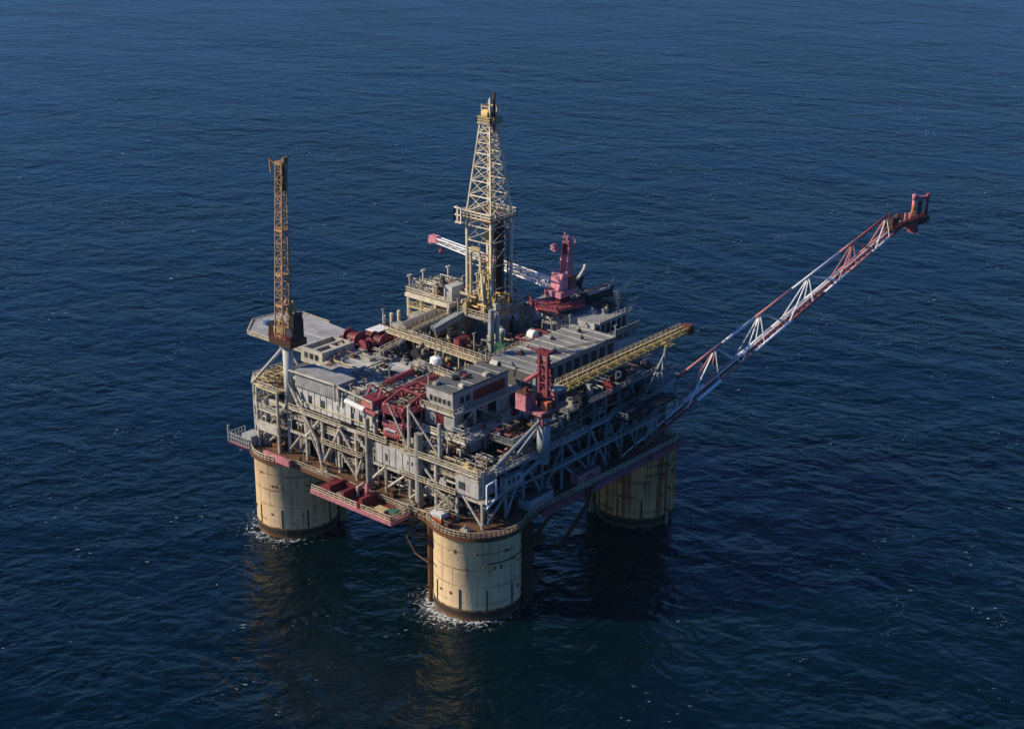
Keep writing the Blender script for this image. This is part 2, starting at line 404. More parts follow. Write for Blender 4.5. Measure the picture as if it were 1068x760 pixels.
# interior floors
def floor(x0, x1, y0, y1, z, m, name='deck_floor', th=.5):
    s = MB(); s.box(x0, x1, y0, y1, z-th, z); return s.build(name, m, P)
floor(X0, X1, Y0, Y1, L2, 'rustd'); floor(X0+.3, X1, Y0+.3, Y1, L3, 'dark')
floor(3, X1, 28.5, Y1-.5, 50.4, 'greyd', 'main_deck'); floor(37, 96, 4, 28, 50.4, 'greyd', 'main_deck')
# underside girders
for i in range(9):
    x = 2+i*9.4; s = MB(); s.box(x-.4, x+.4, -8, 86, 24.0, 26.25); s.build('under_girder', 'rustd', P)
for i in range(7):
    y = 8+i*11; s = MB(); s.box(-8, 86, y-.4, y+.4, 24.4, 26.2); s.build('under_girder', 'rustd', P)
# ---- truss faces
def posts_face(axis, fixed, coords, z0, z1, r, m):
    for c in coords:
        p = (fixed, c) if axis == 'y' else (c, fixed)
        s = MB(); s.tube((*p, z0), (*p, z1), r*.85, n=8); s.build('post', m, P)
def pt(axis, fixed, c, z): return (fixed, c, z) if axis == 'y' else (c, fixed, z)
left_posts = [-6.5, 3.0, 11.3, 21.5, 31.5, 37.4, 44.0, 51.5, 58.7, 66, 74.1, 84]
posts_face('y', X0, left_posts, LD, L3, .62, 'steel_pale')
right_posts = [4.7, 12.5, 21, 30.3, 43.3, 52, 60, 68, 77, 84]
posts_face('x', Y0, right_posts, LD, L3, .62, 'steel_shade')
posts_face('y', X0+8, [5, 21, 37, 52, 68, 82], LD, L3, .7, 'steel'); posts_face('x', Y0+9, [14, 30, 46, 60, 76], LD, L3, .7, 'steel_blue')
posts_face('y', X1, [5, 21, 37, 52, 68, 82], LD, 50, .7, 'steel'); posts_face('x', Y1, [5, 21, 37, 52, 68, 80], LD, 50, .7, 'steel')
for x in (24, 44, 64):
    for y in (24, 44, 64): s = MB(); s.tube((x,y,LD), (x,y,50), .9); s.build('inner_post', 'steel', P)
# chords
for z, m in ((L2-.6, 'steel_pale'), (L3-.5, 'steel_pale')):
    s = MB(); s.box(X0-.4, X0+.4, Y0, Y1, z-.42, z+.42); s.build('chord_beam', m, P)
    s = MB(); s.box(X0+.5, X1, Y0-.4, Y0+.4, z-.42, z+.42); s.build('chord_beam', 'steel_shade', P)
    s = MB(); s.box(X1-.5, X1+.5, Y0, Y1, z-.5, z+.5); s.build('chord_beam', 'steel', P)
    s = MB(); s.box(X0+.5, X1-.6, Y1-.5, Y1+.5, z-.5, z+.5); s.build('chord_beam', 'steel', P)
def brace(axis, fixed, a, za, b, zb, r, m):
    s = MB(); s.tube(pt(axis, fixed, a, za), pt(axis, fixed, b, zb), r, n=8); s.build('diagonal_brace', m, P)
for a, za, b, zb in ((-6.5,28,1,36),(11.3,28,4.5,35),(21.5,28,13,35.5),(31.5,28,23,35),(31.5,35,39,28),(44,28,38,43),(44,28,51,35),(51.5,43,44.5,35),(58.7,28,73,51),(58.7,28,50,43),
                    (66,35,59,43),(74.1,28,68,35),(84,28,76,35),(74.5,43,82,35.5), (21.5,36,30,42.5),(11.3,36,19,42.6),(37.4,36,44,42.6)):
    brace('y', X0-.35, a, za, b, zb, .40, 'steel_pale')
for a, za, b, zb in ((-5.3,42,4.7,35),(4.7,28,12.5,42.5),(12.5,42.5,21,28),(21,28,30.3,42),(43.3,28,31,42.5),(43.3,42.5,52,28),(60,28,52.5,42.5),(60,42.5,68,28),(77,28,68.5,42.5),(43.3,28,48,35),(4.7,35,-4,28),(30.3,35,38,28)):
    brace('x', Y0-.35, a, za, b, zb, .45, 'steel_shade')
# mezzanine walkways and rails on both faces
def walk(x0, x1, y0, y1, z, m='steel', rails=('x0',), rm='rail', name='walkway'):
    s = MB(); s.box(x0, x1, y0, y1, z-.28, z); s.build(name, m, P)
    s = MB(); e = .12
    if 'x0' in rails: s.rail([(x0+e,y0,z),(x0+e,y1,z)])
    if 'x1' in rails: s.rail([(x1-e,y0,z),(x1-e,y1,z)])
    if 'y0' in rails: s.rail([(x0,y0+e,z),(x1,y0+e,z)])
    if 'y1' in rails: s.rail([(x0,y1-e,z),(x1,y1-e,z)])
    s.build('handrail', rm, P)
walk(X0-2.0, X0-.6, 2, 24, L2+.1, 'rustd', ('x0','y0','y1')); walk(X0-1.8, X0-.6, 40, 58, L2+.1, 'rustd', ('x0','y0','y1'), 'rail')
walk(X0-2.0, X0-.6, -6.5, 22, L3+.1, 'steel', ('x0','y0','y1')); walk(X0-1.8, X0-.6, 49, 72, L3+.1, 'steel', ('x0',))
walk(X0-1.5, X0-.6, 30, 42, L3+.1, 'rustd', ('x0',))
walk(-2, 40, Y0-2.4, Y0-.6, L3+.1, 'steel_blue', ('y0','x0','x1'), 'steel_blue'); walk(42, 82, Y0-2.0, Y0-.6, L3+.1, 'steel_blue', ('y0',), 'steel_blue')
walk(24, 76, Y0-2.0, Y0-.6, L2+.1, 'steel_blue', ('y0',), 'steel_blue')
s = MB(); s.rail([(X0+.2,-6,L3),(X0+.2,24,L3)]); s.rail([(X0+1,Y0+.3,L3),(40,Y0+.3,L3)]); s.build('handrail', 'rail', P)
# ---- upper white wall panels on the left face (L3 to LT)
def wall(name, x, y0, y1, z0, z1, m='white', th=.35, openings=(), parent=None):
    parent = parent or P
    s = MB(); s.box(x, x+th, y0, y1, z0, z1)
    n = max(1, int((y1-y0)/2.6))
    for i in range(n+1): y = y0+(y1-y0)*i/n; s.box(x-.16, x-.005, y-.09, y+.09, z0+.1, z1-.1)
    o = s.build(name, m, parent)
    for (ya, yb, za, zb) in openings:
        s = MB(); s.box(x-.06, x+.1, ya, yb, za, zb); s.build('opening', 'glass', parent)
    return o
wall('wall_panel', -4.3, 47, 71, 44, 51.6, openings=((64,65.4,45.4,48.6),(58.3,60,45.4,48.4),(52,53,47,48.5),(68,69,46,48)))
wall('wall_panel', -3.8, 36, 46.6, 44, 50.5, openings=((42.5,44,45.5,48),))
wall('wall_panel', -6.1, 18.5, 35, 36.2, 42.2, openings=((19.6,20.4,39,40.1),(21.2,22,38.8,39.9),(30,31,37.4,39.8)))
wall('wall_panel', -4.5, 14.5, 23.4, 43.6, 46.8, openings=((16,17,44.6,45.6),(17.6,18.6,44.6,45.6)))
wall('wall_panel', -3.9, 51.8, 58, 28, 34, m='steel'); wall('wall_panel', -4.4, 4, 10, 28.5, 33, m='steel', openings=((5,6,29,31.5),))
wall('wall_panel', -3.9, 66.5, 73.5, 28.2, 34.4, m='steel')
# added dark sheets: interior shade put into colour behind the trusses
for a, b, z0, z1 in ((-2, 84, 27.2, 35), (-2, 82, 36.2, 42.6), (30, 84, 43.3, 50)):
    s = MB(); s.box(6.2, 6.6, a, b, z0, z1); s.build('shade_backing', 'dark', P)
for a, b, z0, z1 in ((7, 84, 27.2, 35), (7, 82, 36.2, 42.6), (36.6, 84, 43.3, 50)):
    s = MB(); s.box(a, b, 3.4, 3.8, z0, z1); s.build('shade_backing', 'dark', P)
s = MB(); s.box(-6.0, -1, 18.6, 34.9, 42.3, 42.7); s.build('module_roof', 'steel', P)
s = MB(); s.rail([(-6.0,18.6,42.7),(-6.0,34.9,42.7)]); s.build('handrail', 'yellowp', P)
s = MB(); s.tube((-6.2,17.2,LD),(-6.2,17.2,50),1.25,n=14); s.tube((-6.2,38.2,LD),(-6.2,38.2,49),.8,n=12); s.build('caisson', 'steel', P)
s = MB(); s.tube((-6.4,71,50),(-6.3,60.5,35.5),.52,n=10); s.tube((-6.3,60.5,35.5),(-6.2,58.6,27.5),.46,n=10); s.build('diagonal_brace', 'steel_pale', P)
# ---- top left roof, light grey, z 52.6 to 53.2
for (x0, x1, y0, y1, z, m) in ((-4.2, 12, 52, 74.5, LT+.3, 'greyl'), (-4.2, 5.4, 44, 51.9, LT+.25, 'grey'), (12.2, 26, 47, 76, LT+.2, 'greyl'), (5.6, 12, 40.5, 51.8, LT+.1, 'greyl'), (26.2, 29, 54, 70, LT, 'grey'), (12.2, 21, 39, 46.8, LT-.1, 'grey')):
    s = MB(); s.box(x0, x1, y0, y1, z-.8, z); s.build('roof_plate', m, P)
    for q in range(int((x1-x0)/6)+1): e = MB(); e.box(x0+q*6, x0+q*6+.25, y0, y1, z+.003, z+.16); e.build('roof_seam', 'steel_pale', P)
    e = MB(); e.box(x0, x1, y0, y0+.3, z+.17, z+.32); e.build('roof_curb', 'steel_pale', P)
s = MB(); s.rail([(-4,52.2,LT+.3),(-4,71,LT+.3)]); s.rail([(-4,36,51),(-4,51.5,LT+.3)]); s.build('handrail', 'steel_pale', P)
s = MB(); 
for a, b in (((-6,72,55.5),(-6,52,55.8)), ((-6,52,55.8),(-6,52,50.5)), ((-6,50.5,55.6),(-6,36,54.4)), ((-6,36,54.4),(-6,36,48)), ((-6,43,55),(-6,44,49)),((-6,50.5,55.6),(-5,51,49))): s.tube(a, b, .34, n=8)
s.build('pipe_portal', 'steel_pale', P)
s = MB(); s.box(4, 10.5, 57, 72, LT+.33, LT+.9); s.build('roof_hatch', 'grey', P)
for pts in ([(-2,53,LT+.9),(-2,66,LT+.9),(10,66,LT+.9)], [(13,48,LT+.8),(13,72,LT+.8),(24,72,LT+.8)], [(4,45,LT+.8),(20,45,LT+.8)], [(12,60,LT+.7),(26,60,LT+.7)], [(8,52.5,LT+.8),(8,74,LT+.8)]):
    s = MB(); s.path([Vector(q) for q in pts], .22, 6); s.build('roof_pipe', random.choice(['steel_pale','rust','yellowp']), P)
for x, y, a, b, m in ((2,58,1.6,2,'grey'),(9,70,1.4,1.2,'rust'),(17,52,1.8,1.4,'greyd'),(22,66,1.4,2.2,'steel'),(15,74,1.2,1,'greyd'),(20,57,1,1,'rust'),(-1,48,1.2,1.6,'steel'),(9,47,1.2,1,'greyd')):
    s = MB(); s.box(x-a,x+a,y-b,y+b,LT+.34,LT+.8); s.box(x-a*.8,x+a*.8,y-b*.8,y+b*.8,LT+.8,LT+1.0); s.build('roof_hatch', m, P)
# long posts rising over the house front
for (x, y, z0, z1) in ((-5.6, 21.5, 43, 57.5), (-5.6, 9.5, 43, 55), (X0, -6.5, 35, 44.8), (1.5, 12.8, 36, 48), (-5.2, 36, 43, 50)):
    s = MB(); s.tube((x,y,z0), (x,y,z1), .5, n=8); s.build('post', 'steel_pale', P)
for a, b in (((-5.6,30,56),(-5.6,22,44)), ((-5.6,22,57),(-5.2,9.5,44)), ((-4,33,44),(-5.6,25,36))):
    s = MB(); s.tube(a, b, .33, n=8); s.build('diagonal_brace', 'steel_pale', P)

# upper decks stacked behind the right trusses
for x0, x1, y0, y1, z in ((34.5, 60, -5.6, 8.4, 49.6), (61.5, 83, -4.6, 8.4, 49.2), (10, 33, -5.4, 4.6, 47.0)):
    s = MB(); s.box(x0, x1, y0, y1, z-.4, z); s.build('upper_deck_floor', 'greyd', P)
    s = MB(); s.rail([(x0,y1,z),(x0+.1,y0+.15,z),(x1,y0+.15,z),(x1,y1,z)]); s.build('handrail', 'steel_shade', P)
    n = int((x1-x0)/6.2)
    for i in range(n+1): x = x0+.3+(x1-x0-.6)*i/n; s = MB(); s.tube((x,y0+.4,L3),(x,y0+.4,z-.4),.32,n=6); s.build('post', 'steel_shade', P)
    for i in range(0, n, 2): x = x0+.3+(x1-x0-.6)*i/n; s = MB(); s.tube((x,y0+.4,L3+.2),(x+(x1-x0-.6)/n,y0+.4,z-.6),.22,n=6); s.build('diagonal_brace', 'steel_shade', P)
    s = MB(); s.box(x0+1, x1-1, y0+2.6, y0+2.9, L3+.02, z-.42); s.build('shade_backing', 'dark', P)  # added dark sheet paints in the shade under the upper deck
# ---- clutter: skids, vessels, cabinets and pipe runs, each a part of the deck it is bolted to
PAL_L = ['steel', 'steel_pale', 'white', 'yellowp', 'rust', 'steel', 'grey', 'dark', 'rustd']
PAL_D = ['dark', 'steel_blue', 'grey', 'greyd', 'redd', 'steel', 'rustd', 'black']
def clutter(x0, x1, y0, y1, z, zmax, n, pal, rnd, parent=None, q_=.8):
    parent = parent or P
    for i in range(n):
        x = rnd.uniform(x0, x1); y = rnd.uniform(y0, y1); m = rnd.choice(pal); k = rnd.random(); H = zmax-z
        if k < .26:
            a, b, h = rnd.uniform(.7, 2.2)*q_, rnd.uniform(.7, 2.6)*q_, rnd.uniform(.2, .6)*H
            s = MB(); s.box(x-a, x+a, y-b, y+b, z, z+h*.75); s.box(x-a*.8, x+a*.7, y-b*.8, y+b*.5, z+h*.75, z+h)
            s.tube((x-a*.4,y,z+h), (x-a*.4,y,z+h+1.0), .3, n=6); s.box(x+a*.1, x+a*.5, y-b*.3, y+b*.2, z+h, z+h+.5); s.build('equipment_skid', m, parent)
        elif k < .38:
            r, h = rnd.uniform(.5, 1.2)*q_, rnd.uniform(.4, .85)*H
            s = MB(); s.tube((x,y,z+.8), (x,y,z+h), r, n=12); s.ball((x,y,z+h), r, 8, .5); s.tube((x,y,z+h), (x,y,z+h+1.1), .22, n=6)
            for q in range(3): t = q*2.1; s.bar((x+r*.8*math.cos(t),y+r*.8*math.sin(t),z),(x+r*.8*math.cos(t),y+r*.8*math.sin(t),z+1.1),.25)
            s.build('vessel', m, parent)
        elif k < .46:
            r, L = rnd.uniform(.45, .95)*q_, rnd.uniform(2, 4.5)*q_; dx, dy = (L, 0) if rnd.random() < .5 else (0, L); zc = z+r+rnd.uniform(.5, 1.2)
            s = MB(); s.tube((x-dx/2,y-dy/2,zc), (x+dx/2,y+dy/2,zc), r, n=12); s.ball((x-dx/2,y-dy/2,zc), r, 8); s.ball((x+dx/2,y+dy/2,zc), r, 8)
            for q in (-.3, .3): s.box(x+dx*q-.3, x+dx*q+.3, y+dy*q-.3, y+dy*q+.3, z, zc-r*.6)
            s.build('tank', m, parent)
        elif k < .58:          # open pipe-support frame
            a, b, h = rnd.uniform(.8, 2), rnd.uniform(.8, 2.4), rnd.uniform(.4, .9)*H; s = MB()
            for u in (-a, a):
                for v in (-b, b): s.bar((x+u,y+v,z), (x+u,y+v,z+h), .2)
            for zz in (h*.55, h):
                s.bar((x-a,y-b,z+zz),(x+a,y-b,z+zz),.2); s.bar((x-a,y+b,z+zz),(x+a,y+b,z+zz),.2); s.bar((x-a,y-b,z+zz),(x-a,y+b,z+zz),.2); s.bar((x+a,y-b,z+zz),(x+a,y+b,z+zz),.2)
            s.bar((x-a,y-b,z),(x-a,y+b,z+h*.55),.15); s.tube((x-a*.4,y-b-.6,z+h+.2),(x-a*.4,y+b+.6,z+h+.2),.2,n=6); s.tube((x+a*.3,y-b-.6,z+h*.55+.3),(x+a*.3,y+b+.6,z+h*.55+.3),.28,n=6)
            s.build('pipe_frame', m, parent)
        else:
            p = [Vector((x, y, z+rnd.uniform(.3, H*.9)))]
            for q in range(rnd.randint(3, 6)):
                d = Vector(rnd.choice([(1,0,0),(0,1,0),(-1,0,0),(0,-1,0),(0,0,1),(0,0,-1)])); L = rnd.uniform(1.0, 5.5) if d.z == 0 else rnd.uniform(1, H*.5)
                nn = p[-1]+d*L; nn.x = min(max(nn.x, x0-1), x1+1); nn.y = min(max(nn.y, y0-1), y1+1); nn.z = min(max(nn.z, z+.3), zmax)
                if (nn-p[-1]).length > .3: p.append(nn)
            if len(p) > 1: s = MB(); s.path(p, rnd.choice([.12, .16, .22, .3]), 6); s.build('pipe_run', m, parent)
rnd = random.Random(4)
def plant(label, x, y, z): return thing('deck_plant', label, 'deck plant', (x, y, z))
PA = plant('rusty pipes and skids on the lower deck behind the left trusses', 0, 38, LD)
PB = plant('pipes, vessels and frames on the middle deck of the sunlit left face', 0, 38, L2)
PC = plant('shaded pipework on the lower deck behind the right trusses', 42, -1, LD)
PD = plant('shaded pipework on the middle deck behind the right trusses', 42, -1, L2)
PE = plant('dark pumps and pipes on the open upper deck under the yellow boom', 58, -1, L3)
Q = thing('topside_plant', 'crowded top deck pipes, catwalks and frames in front of the derrick', 'deck plant', (45, 45, 50.4))
PF = plant('cream and yellow pipework on the front corner decks below the white block', 0, 12, L3)
PG = plant('rusty pipe clutter in the deck well between grey roof and white block', 20, 40, 50.4)
PH = plant('red and rust deck gear round the red winches', 32, 75, 50.4)
PI = plant('vents and pipes crowding the deck between the derrick and the back crane', 78, 42, 50.4)
clutter(-12, -6.5, -6, 70, LD, 29.4, 24, ['rust','rust','steel','rustd','yellowp','steel','redd'], rnd, PA, .6)
clutter(-4, 5, -5, 82, LD, 35, 90, ['steel','rust','rustd','dark','steel','redd','steel_pale','grey'], rnd, PA, .7)
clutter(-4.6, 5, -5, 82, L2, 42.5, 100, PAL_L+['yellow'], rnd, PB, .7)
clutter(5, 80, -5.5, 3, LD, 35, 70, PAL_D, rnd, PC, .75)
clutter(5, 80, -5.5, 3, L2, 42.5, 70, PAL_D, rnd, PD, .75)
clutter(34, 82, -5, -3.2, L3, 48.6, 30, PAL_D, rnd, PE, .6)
clutter(35.5, 59, -4, 7.5, 49.6, 55.5, 46, PAL_D+['steel_shade'], rnd, PE)
clutter(62, 82, -3.5, 7.5, 49.2, 54.5, 36, PAL_D+['steel_shade'], rnd, PI)
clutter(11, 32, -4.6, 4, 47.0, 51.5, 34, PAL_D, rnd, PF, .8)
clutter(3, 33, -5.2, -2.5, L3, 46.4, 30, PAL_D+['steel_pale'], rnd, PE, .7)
clutter(24, 52, 30, 66, 50.4, 54.8, 80, ['steel','yellowp','rust','dark','dark','rustd','rustd','grey','steel'], rnd, PG)
clutter(40, 64, 28, 48, 50.4, 56, 40, ['steel','dark','steel','rust','greyd','green','yellowp'], rnd, Q)
clutter(34, 58, 66, 83, 50.4, 55, 30, ['steel','rust','steel_pale','yellowp','red'], rnd, PH, .7)
clutter(76, 90, 30, 56, 50.4, 60, 34, ['steel_blue','dark','steel_pale','rustd','grey'], rnd, PI)
clutter(62, 84, 30, 46, 50.4, 58, 24, ['steel','dark','steel_blue','rust'], rnd, PI)
clutter(-4, 4, 74, 83, L3, 48, 14, ['yellow','rust','yellowp','steel_pale'], rnd, PF)
clutter(-4.6, 1.8, -5, 26, L3, 47.5, 40, ['steel_pale','yellow','yellowp','steel','rust','white','steel','dark'], rnd, PF, .6)
clutter(-4.6, 1.5, 24, 34, L2, 42.5, 10, PAL_L, rnd, PF, .7)
clutter(2, 34, 6, 13, 47.65, 52, 14, PAL_D, rnd, PE, .5)
clutter(-3, 28, 45, 75, LT+.35, LT+2.0, 34, ['steel_pale','grey','rust','steel'], rnd, PH, .5)
clutter(10, 28, 33, 46, 50.4, 53.6, 50, ['rust','yellowp','steel','rustd','dark','steel_pale','rust'], rnd, PG, .7)
clutter(24, 40, 66, 84, 50.4, 54, 34, ['red','redd','redd','rust','steel_pale','dark','redd','dark'], rnd, PH, .7)
# secondary members: hangers and long pipe lines along both faces
for i in range(34):
    y = rnd.uniform(-6, 83); z0, z1 = rnd.choice(((LD, L2-.8), (L2, L3-.7), (LD, L3-.7))); s = MB()
    k = rnd.uniform(-2.6, 2.6) if rnd.random() < .5 else 0; x = X0+rnd.uniform(.6, 3)
    s.tube((x,y,z0),(x,y+k,z1), rnd.choice([.16,.22,.28]), n=6); s.build('hanger', rnd.choice(['steel_pale','steel','steel_pale','rust']), P)
for i in range(30):
    x = rnd.uniform(-2, 82); z0, z1 = rnd.choice(((LD, L2-.8), (L2, L3-.7), (LD, L3-.7))); s = MB()
    k = rnd.uniform(-3, 3) if rnd.random() < .5 else 0; y = Y0+rnd.uniform(.6, 3)
    s.tube((x,y,z0),(x+k,y,z1), rnd.choice([.16,.22,.28]), n=6); s.build('hanger', 'steel_blue', P)
for z, x in ((29.4,-3.4),(31.2,-4.5),(33.6,-3.9),(37.6,-4.6),(38.4,-3.7),(40.6,-4.4),(41.6,-3.2),(45.2,-4.8)):
    y0 = rnd.uniform(-5, 20); y1 = rnd.uniform(45, 82); s = MB(); s.path([Vector((x+1.8,y0,z)),Vector((x,y0,z)),Vector((x,(y0+y1)/2,z)),Vector((x,(y0+y1)/2,z+.8)),Vector((x,y1,z+.8)),Vector((x+2,y1,z+.8))], rnd.choice([.18,.26,.34]), 6); s.build('pipe_line', rnd.choice(['steel_pale','steel','rust','yellowp']), P)
for z, y in ((29.6,-5.4),(31.8,-4.4),(33.9,-5.6),(38.2,-5.3),(39.8,-4.6),(41.4,-5.4),(45.4,-5.8),(46.6,-4.6),(48.2,-3.4)):
    x0 = rnd.uniform(2, 24); x1 = rnd.uniform(50, 82); s = MB(); s.path([Vector((x0,y+2,z)),Vector((x0,y,z)),Vector(((x0+x1)/2,y,z)),Vector(((x0+x1)/2,y,z+.9)),Vector((x1,y,z+.9)),Vector((x1,y+2,z+.9))], rnd.choice([.18,.26,.36]), 6); s.build('pipe_line', rnd.choice(['steel_blue','steel','greyd','redd']), P)
for z, y0, y1 in ((39.2, 52, 74), (31.4, 30, 50), (31.2, 2, 20), (39.4, 0, 18)):
    walkz = z; s = MB(); s.box(X0+.5, X0+2.4, y0, y1, z-.2, z); s.build('walkway', 'steel', P); s = MB(); s.rail([(X0+.6,y0,z),(X0+.6,y1,z)],1.4,.16,2); s.build('handrail', 'rail', P)
# pipe racks and raised catwalks crossing the top deck
def catwalk(p, q, w, m='yellowp', pipes=3, z_leg=50.4):
    p = Vector(p); q = Vector(q); d, a, b = MB().frame(p, q); a.z = 0
    s = MB(); s.bar(p, q, w, .35); s.build('catwalk', m, Q)
    s = MB(); s.rail([p+a*w/2+Vector((0,0,.2)), q+a*w/2+Vector((0,0,.2))]); s.rail([p-a*w/2+Vector((0,0,.2)), q-a*w/2+Vector((0,0,.2))]); s.build('handrail', 'rail', Q)
    for i in range(pipes):
        o = a*(-w/2+w*(i+.7)/(pipes+.4)); s = MB(); s.tube(p+o+Vector((0,0,.5)), q+o+Vector((0,0,.5)), random.choice([.18,.26,.34]), n=8); s.build('pipe_run', random.choice(['steel','yellowp','steel_pale','rust']), Q)
    n = int((q-p).length/7)+1
    for i in range(n+1):
        c = p.lerp(q, i/n)
        if c.z-z_leg > .8:
            s = MB(); s.bar(c+a*w/2-Vector((0,0,.2)), (c.x+a.x*w/2,c.y+a.y*w/2,z_leg), .3); s.bar(c-a*w/2-Vector((0,0,.2)), (c.x-a.x*w/2,c.y-a.y*w/2,z_leg), .3); s.build('support_frame', 'steel_pale', Q)
catwalk((40, 75, 55.5), (38, 27, 55.5), 3.0)
catwalk((37.5, 29, 55.8), (66, 31, 56.2), 2.6, 'yellowp', 3); catwalk((41, 66, 57.0), (64, 66, 58.6), 3.4, 'steel', 3)
catwalk((36, 64, 55), (26, 64, 54), 1.6, 'rust', 2); catwalk((25, 48, 54.4), (24, 30, 54.2), 1.6, 'rust', 3)
s = MB(); s.tube((42, 70.5, 57.2), (63, 70.5, 58.6), 1.5, n=14); s.build('mud_pipe', 'steel', Q)
s = MB(); s.bar((48, 62, 56.6), (68, 60, 60.8), 2.6, 2.2); s.build('pipe_chute', 'steel_blue', Q)

# ------------------------------------------------------------------ buildings on deck
def windows(parent, face, fixed, cs, z0, z1, w, sgn):
    for c in cs:
        f = MB(); g = MB()
        if face == 'x': f.box(fixed, fixed+.10*sgn, c-w/2-.12, c+w/2+.12, z0-.12, z1+.12); g.box(fixed+.103*sgn, fixed+.16*sgn, c-w/2, c+w/2, z0, z1)
        else: f.box(c-w/2-.12, c+w/2+.12, fixed, fixed+.10*sgn, z0-.12, z1+.12); g.box(c-w/2, c+w/2, fixed+.103*sgn, fixed+.16*sgn, z0, z1)
        fo = f.build('window', 'steel_pale', parent); g.build('pane', 'glass', fo)
H = thing('control_building', 'white block with flat dark roof and square windows above the near corner', 'building', (17, 19, L3))
s = MB(); s.box(5.1, 29.8, 14.1, 24.6, 54.3, 59.4); s.build('wall', 'white', H)
s = MB(); s.box(4.9, 30.1, 13.9, 24.8, 59.4, 60.0); s.build('roof', 'greyd', H)
for x in (8.5, 14, 21.5, 26): s = MB(); s.box(x, x+.3, 14.1, 24.6, 60.003, 60.15); s.build('roof_seam', 'greyl', H)
windows(H, 'x', 5.1, [22.6, 20.9, 19.2, 17.4, 15.6], 55.6, 57.2, 1.05, -1)
windows(H, 'y', 14.1, [9, 11.5], 55.6, 57.6, 1.6, -1)
s = MB(); s.box(14, 28, 13.85, 14.05, 55, 58); s.build('shutter', 'redd', H)
def balcony(x0, x1, y0, y1, z, hx0, hy0):
    s = MB(); s.prism([(x0,y1),(x0,y0),(x1,y0),(x1,hy0),(hx0,hy0),(hx0,y1)], z-.5, z); s.build('balcony', 'steel_pale', H)
    s = MB(); s.rail([(x0+.15,y1,z),(x0+.15,y0+.15,z)], 1.7, .22, 1.8); s.build('handrail', 'rail', H)
    s = MB(); s.rail([(x0+.15,y0+.15,z),(x1,y0+.15,z)], 1.7, .22, 1.8); s.build('handrail', 'steel_blue', H)  # darker than the left-hand rail: shade put into its colour
balcony(3.0, 33, 11.5, 25.2, 54.0, 5.5, 14.4); balcony(1.0, 35, 5.6, 28, 47.6, 4.6, 13.4)
s = MB(); s.box(4.8, 30, 13.6, 25, 48, 53.4); s.build('lower_wall', 'white', H)
s = MB(); s.box(4.64, 4.78, 17.6, 20.4, 48.2, 52.2); s.build('door', 'redd', H)
for a, b in (((9,13.55,49),(12,53)),((14,13.55,49),(17,52.6)),((20,13.5,48.6),(24,52.8))):
    s = MB(); s.box(a[0], b[0], 13.3, 13.55, a[2], b[1]); s.build('opening', 'glass', H)
s = MB(); s.box(2.4, 33, 7.0, 27.5, L3+.02, 47.05); s.build('base_wall', 'white', H)
for y0, y1 in ((9, 11), (14.4, 15.6), (20, 22)):
    s = MB(); s.box(2.15, 2.38, y0, y1, 43.5, 46.4); s.build('opening', 'glass', H)
for x in (3.2, 12, 22, 32): 
    s = MB(); s.tube((x, 11.7, 43.5), (x, 11.7, 53.6), .4, n=8); s.build('post', 'steel_blue', H)
for x in (1.2, 10, 20, 30): s = MB(); s.tube((x, 5.8, 36), (x, 5.8, 47.2), .4, n=8); s.build('post', 'steel_blue', H)
for a, b in (((3.2,11.7,48),(12,53.5)),((22,11.7,48),(13,53.5))): s = MB(); s.tube(a, (b[0], 11.7, b[1]), .28, n=6); s.build('stair_brace', 'steel_blue', H)
s = MB(); s.ball((16.5, 19.4, 60.6), .9, 8, .6); s.tube((16.5,19.4,60),(16.5,19.4,60.9),.9); s.build('roof_vent', 'red', H)
for x, y in ((13.6, 20.6), (17.6, 21.4)): s = MB(); s.tube((x,y,60), (x,y,61.0), 1.2, n=14); s.build('roof_fan', 'black', H)
for x, y, a in ((22, 16, 1.2), (10.3, 15.2, .7), (7, 22.4, .9)): s = MB(); s.box(x-a, x+a, y-.8, y+.8, 60.01, 60.9); s.tube((x,y,60.8),(x,y,62.6),.15); s.build('roof_unit', 'steel_pale', H)
# corner cabin
C = thing('corner_cabin', 'small white cabin hanging at the front corner of the middle deck', 'cabin', (0, -2, 36.4))
s = MB(); s.box(-6.9, 1, -6.4, 2.2, 36.7, 41.9); s.build('wall', 'white', C); s = MB(); s.box(-7.0, 1.1, -6.5, 2.3, 41.9, 42.3); s.build('roof', 'steel_pale', C)
s = MB(); s.box(-7.1, -6.92, -1.2, 1, 38.2, 40.4); s.build('window', 'glass', C)
s = MB(); s.box(1.2, 9, -9.2, -7.2, 37.4, 41); s.build('annex', 'steel_blue', C)
windows(C, 'y', -9.2, [3, 5, 7], 38.8, 40.4, .8, -1)
for a, b in (((-7,-9.6,36.2),(-7,-9.6,42)),((-7,-9.6,42),(-3,-9.6,42.4)),((-3,-9.6,42.4),(-3,-9.6,37)),((-3,-9.6,37),(-7,-9.6,35))): s = MB(); s.tube(a, b, .3, n=6); s.build('frame', 'boomw', C)
s = MB(); s.box(-7,-3,-9.4,-6.55,36.2,36.6); s.build('floor', 'steel', C)

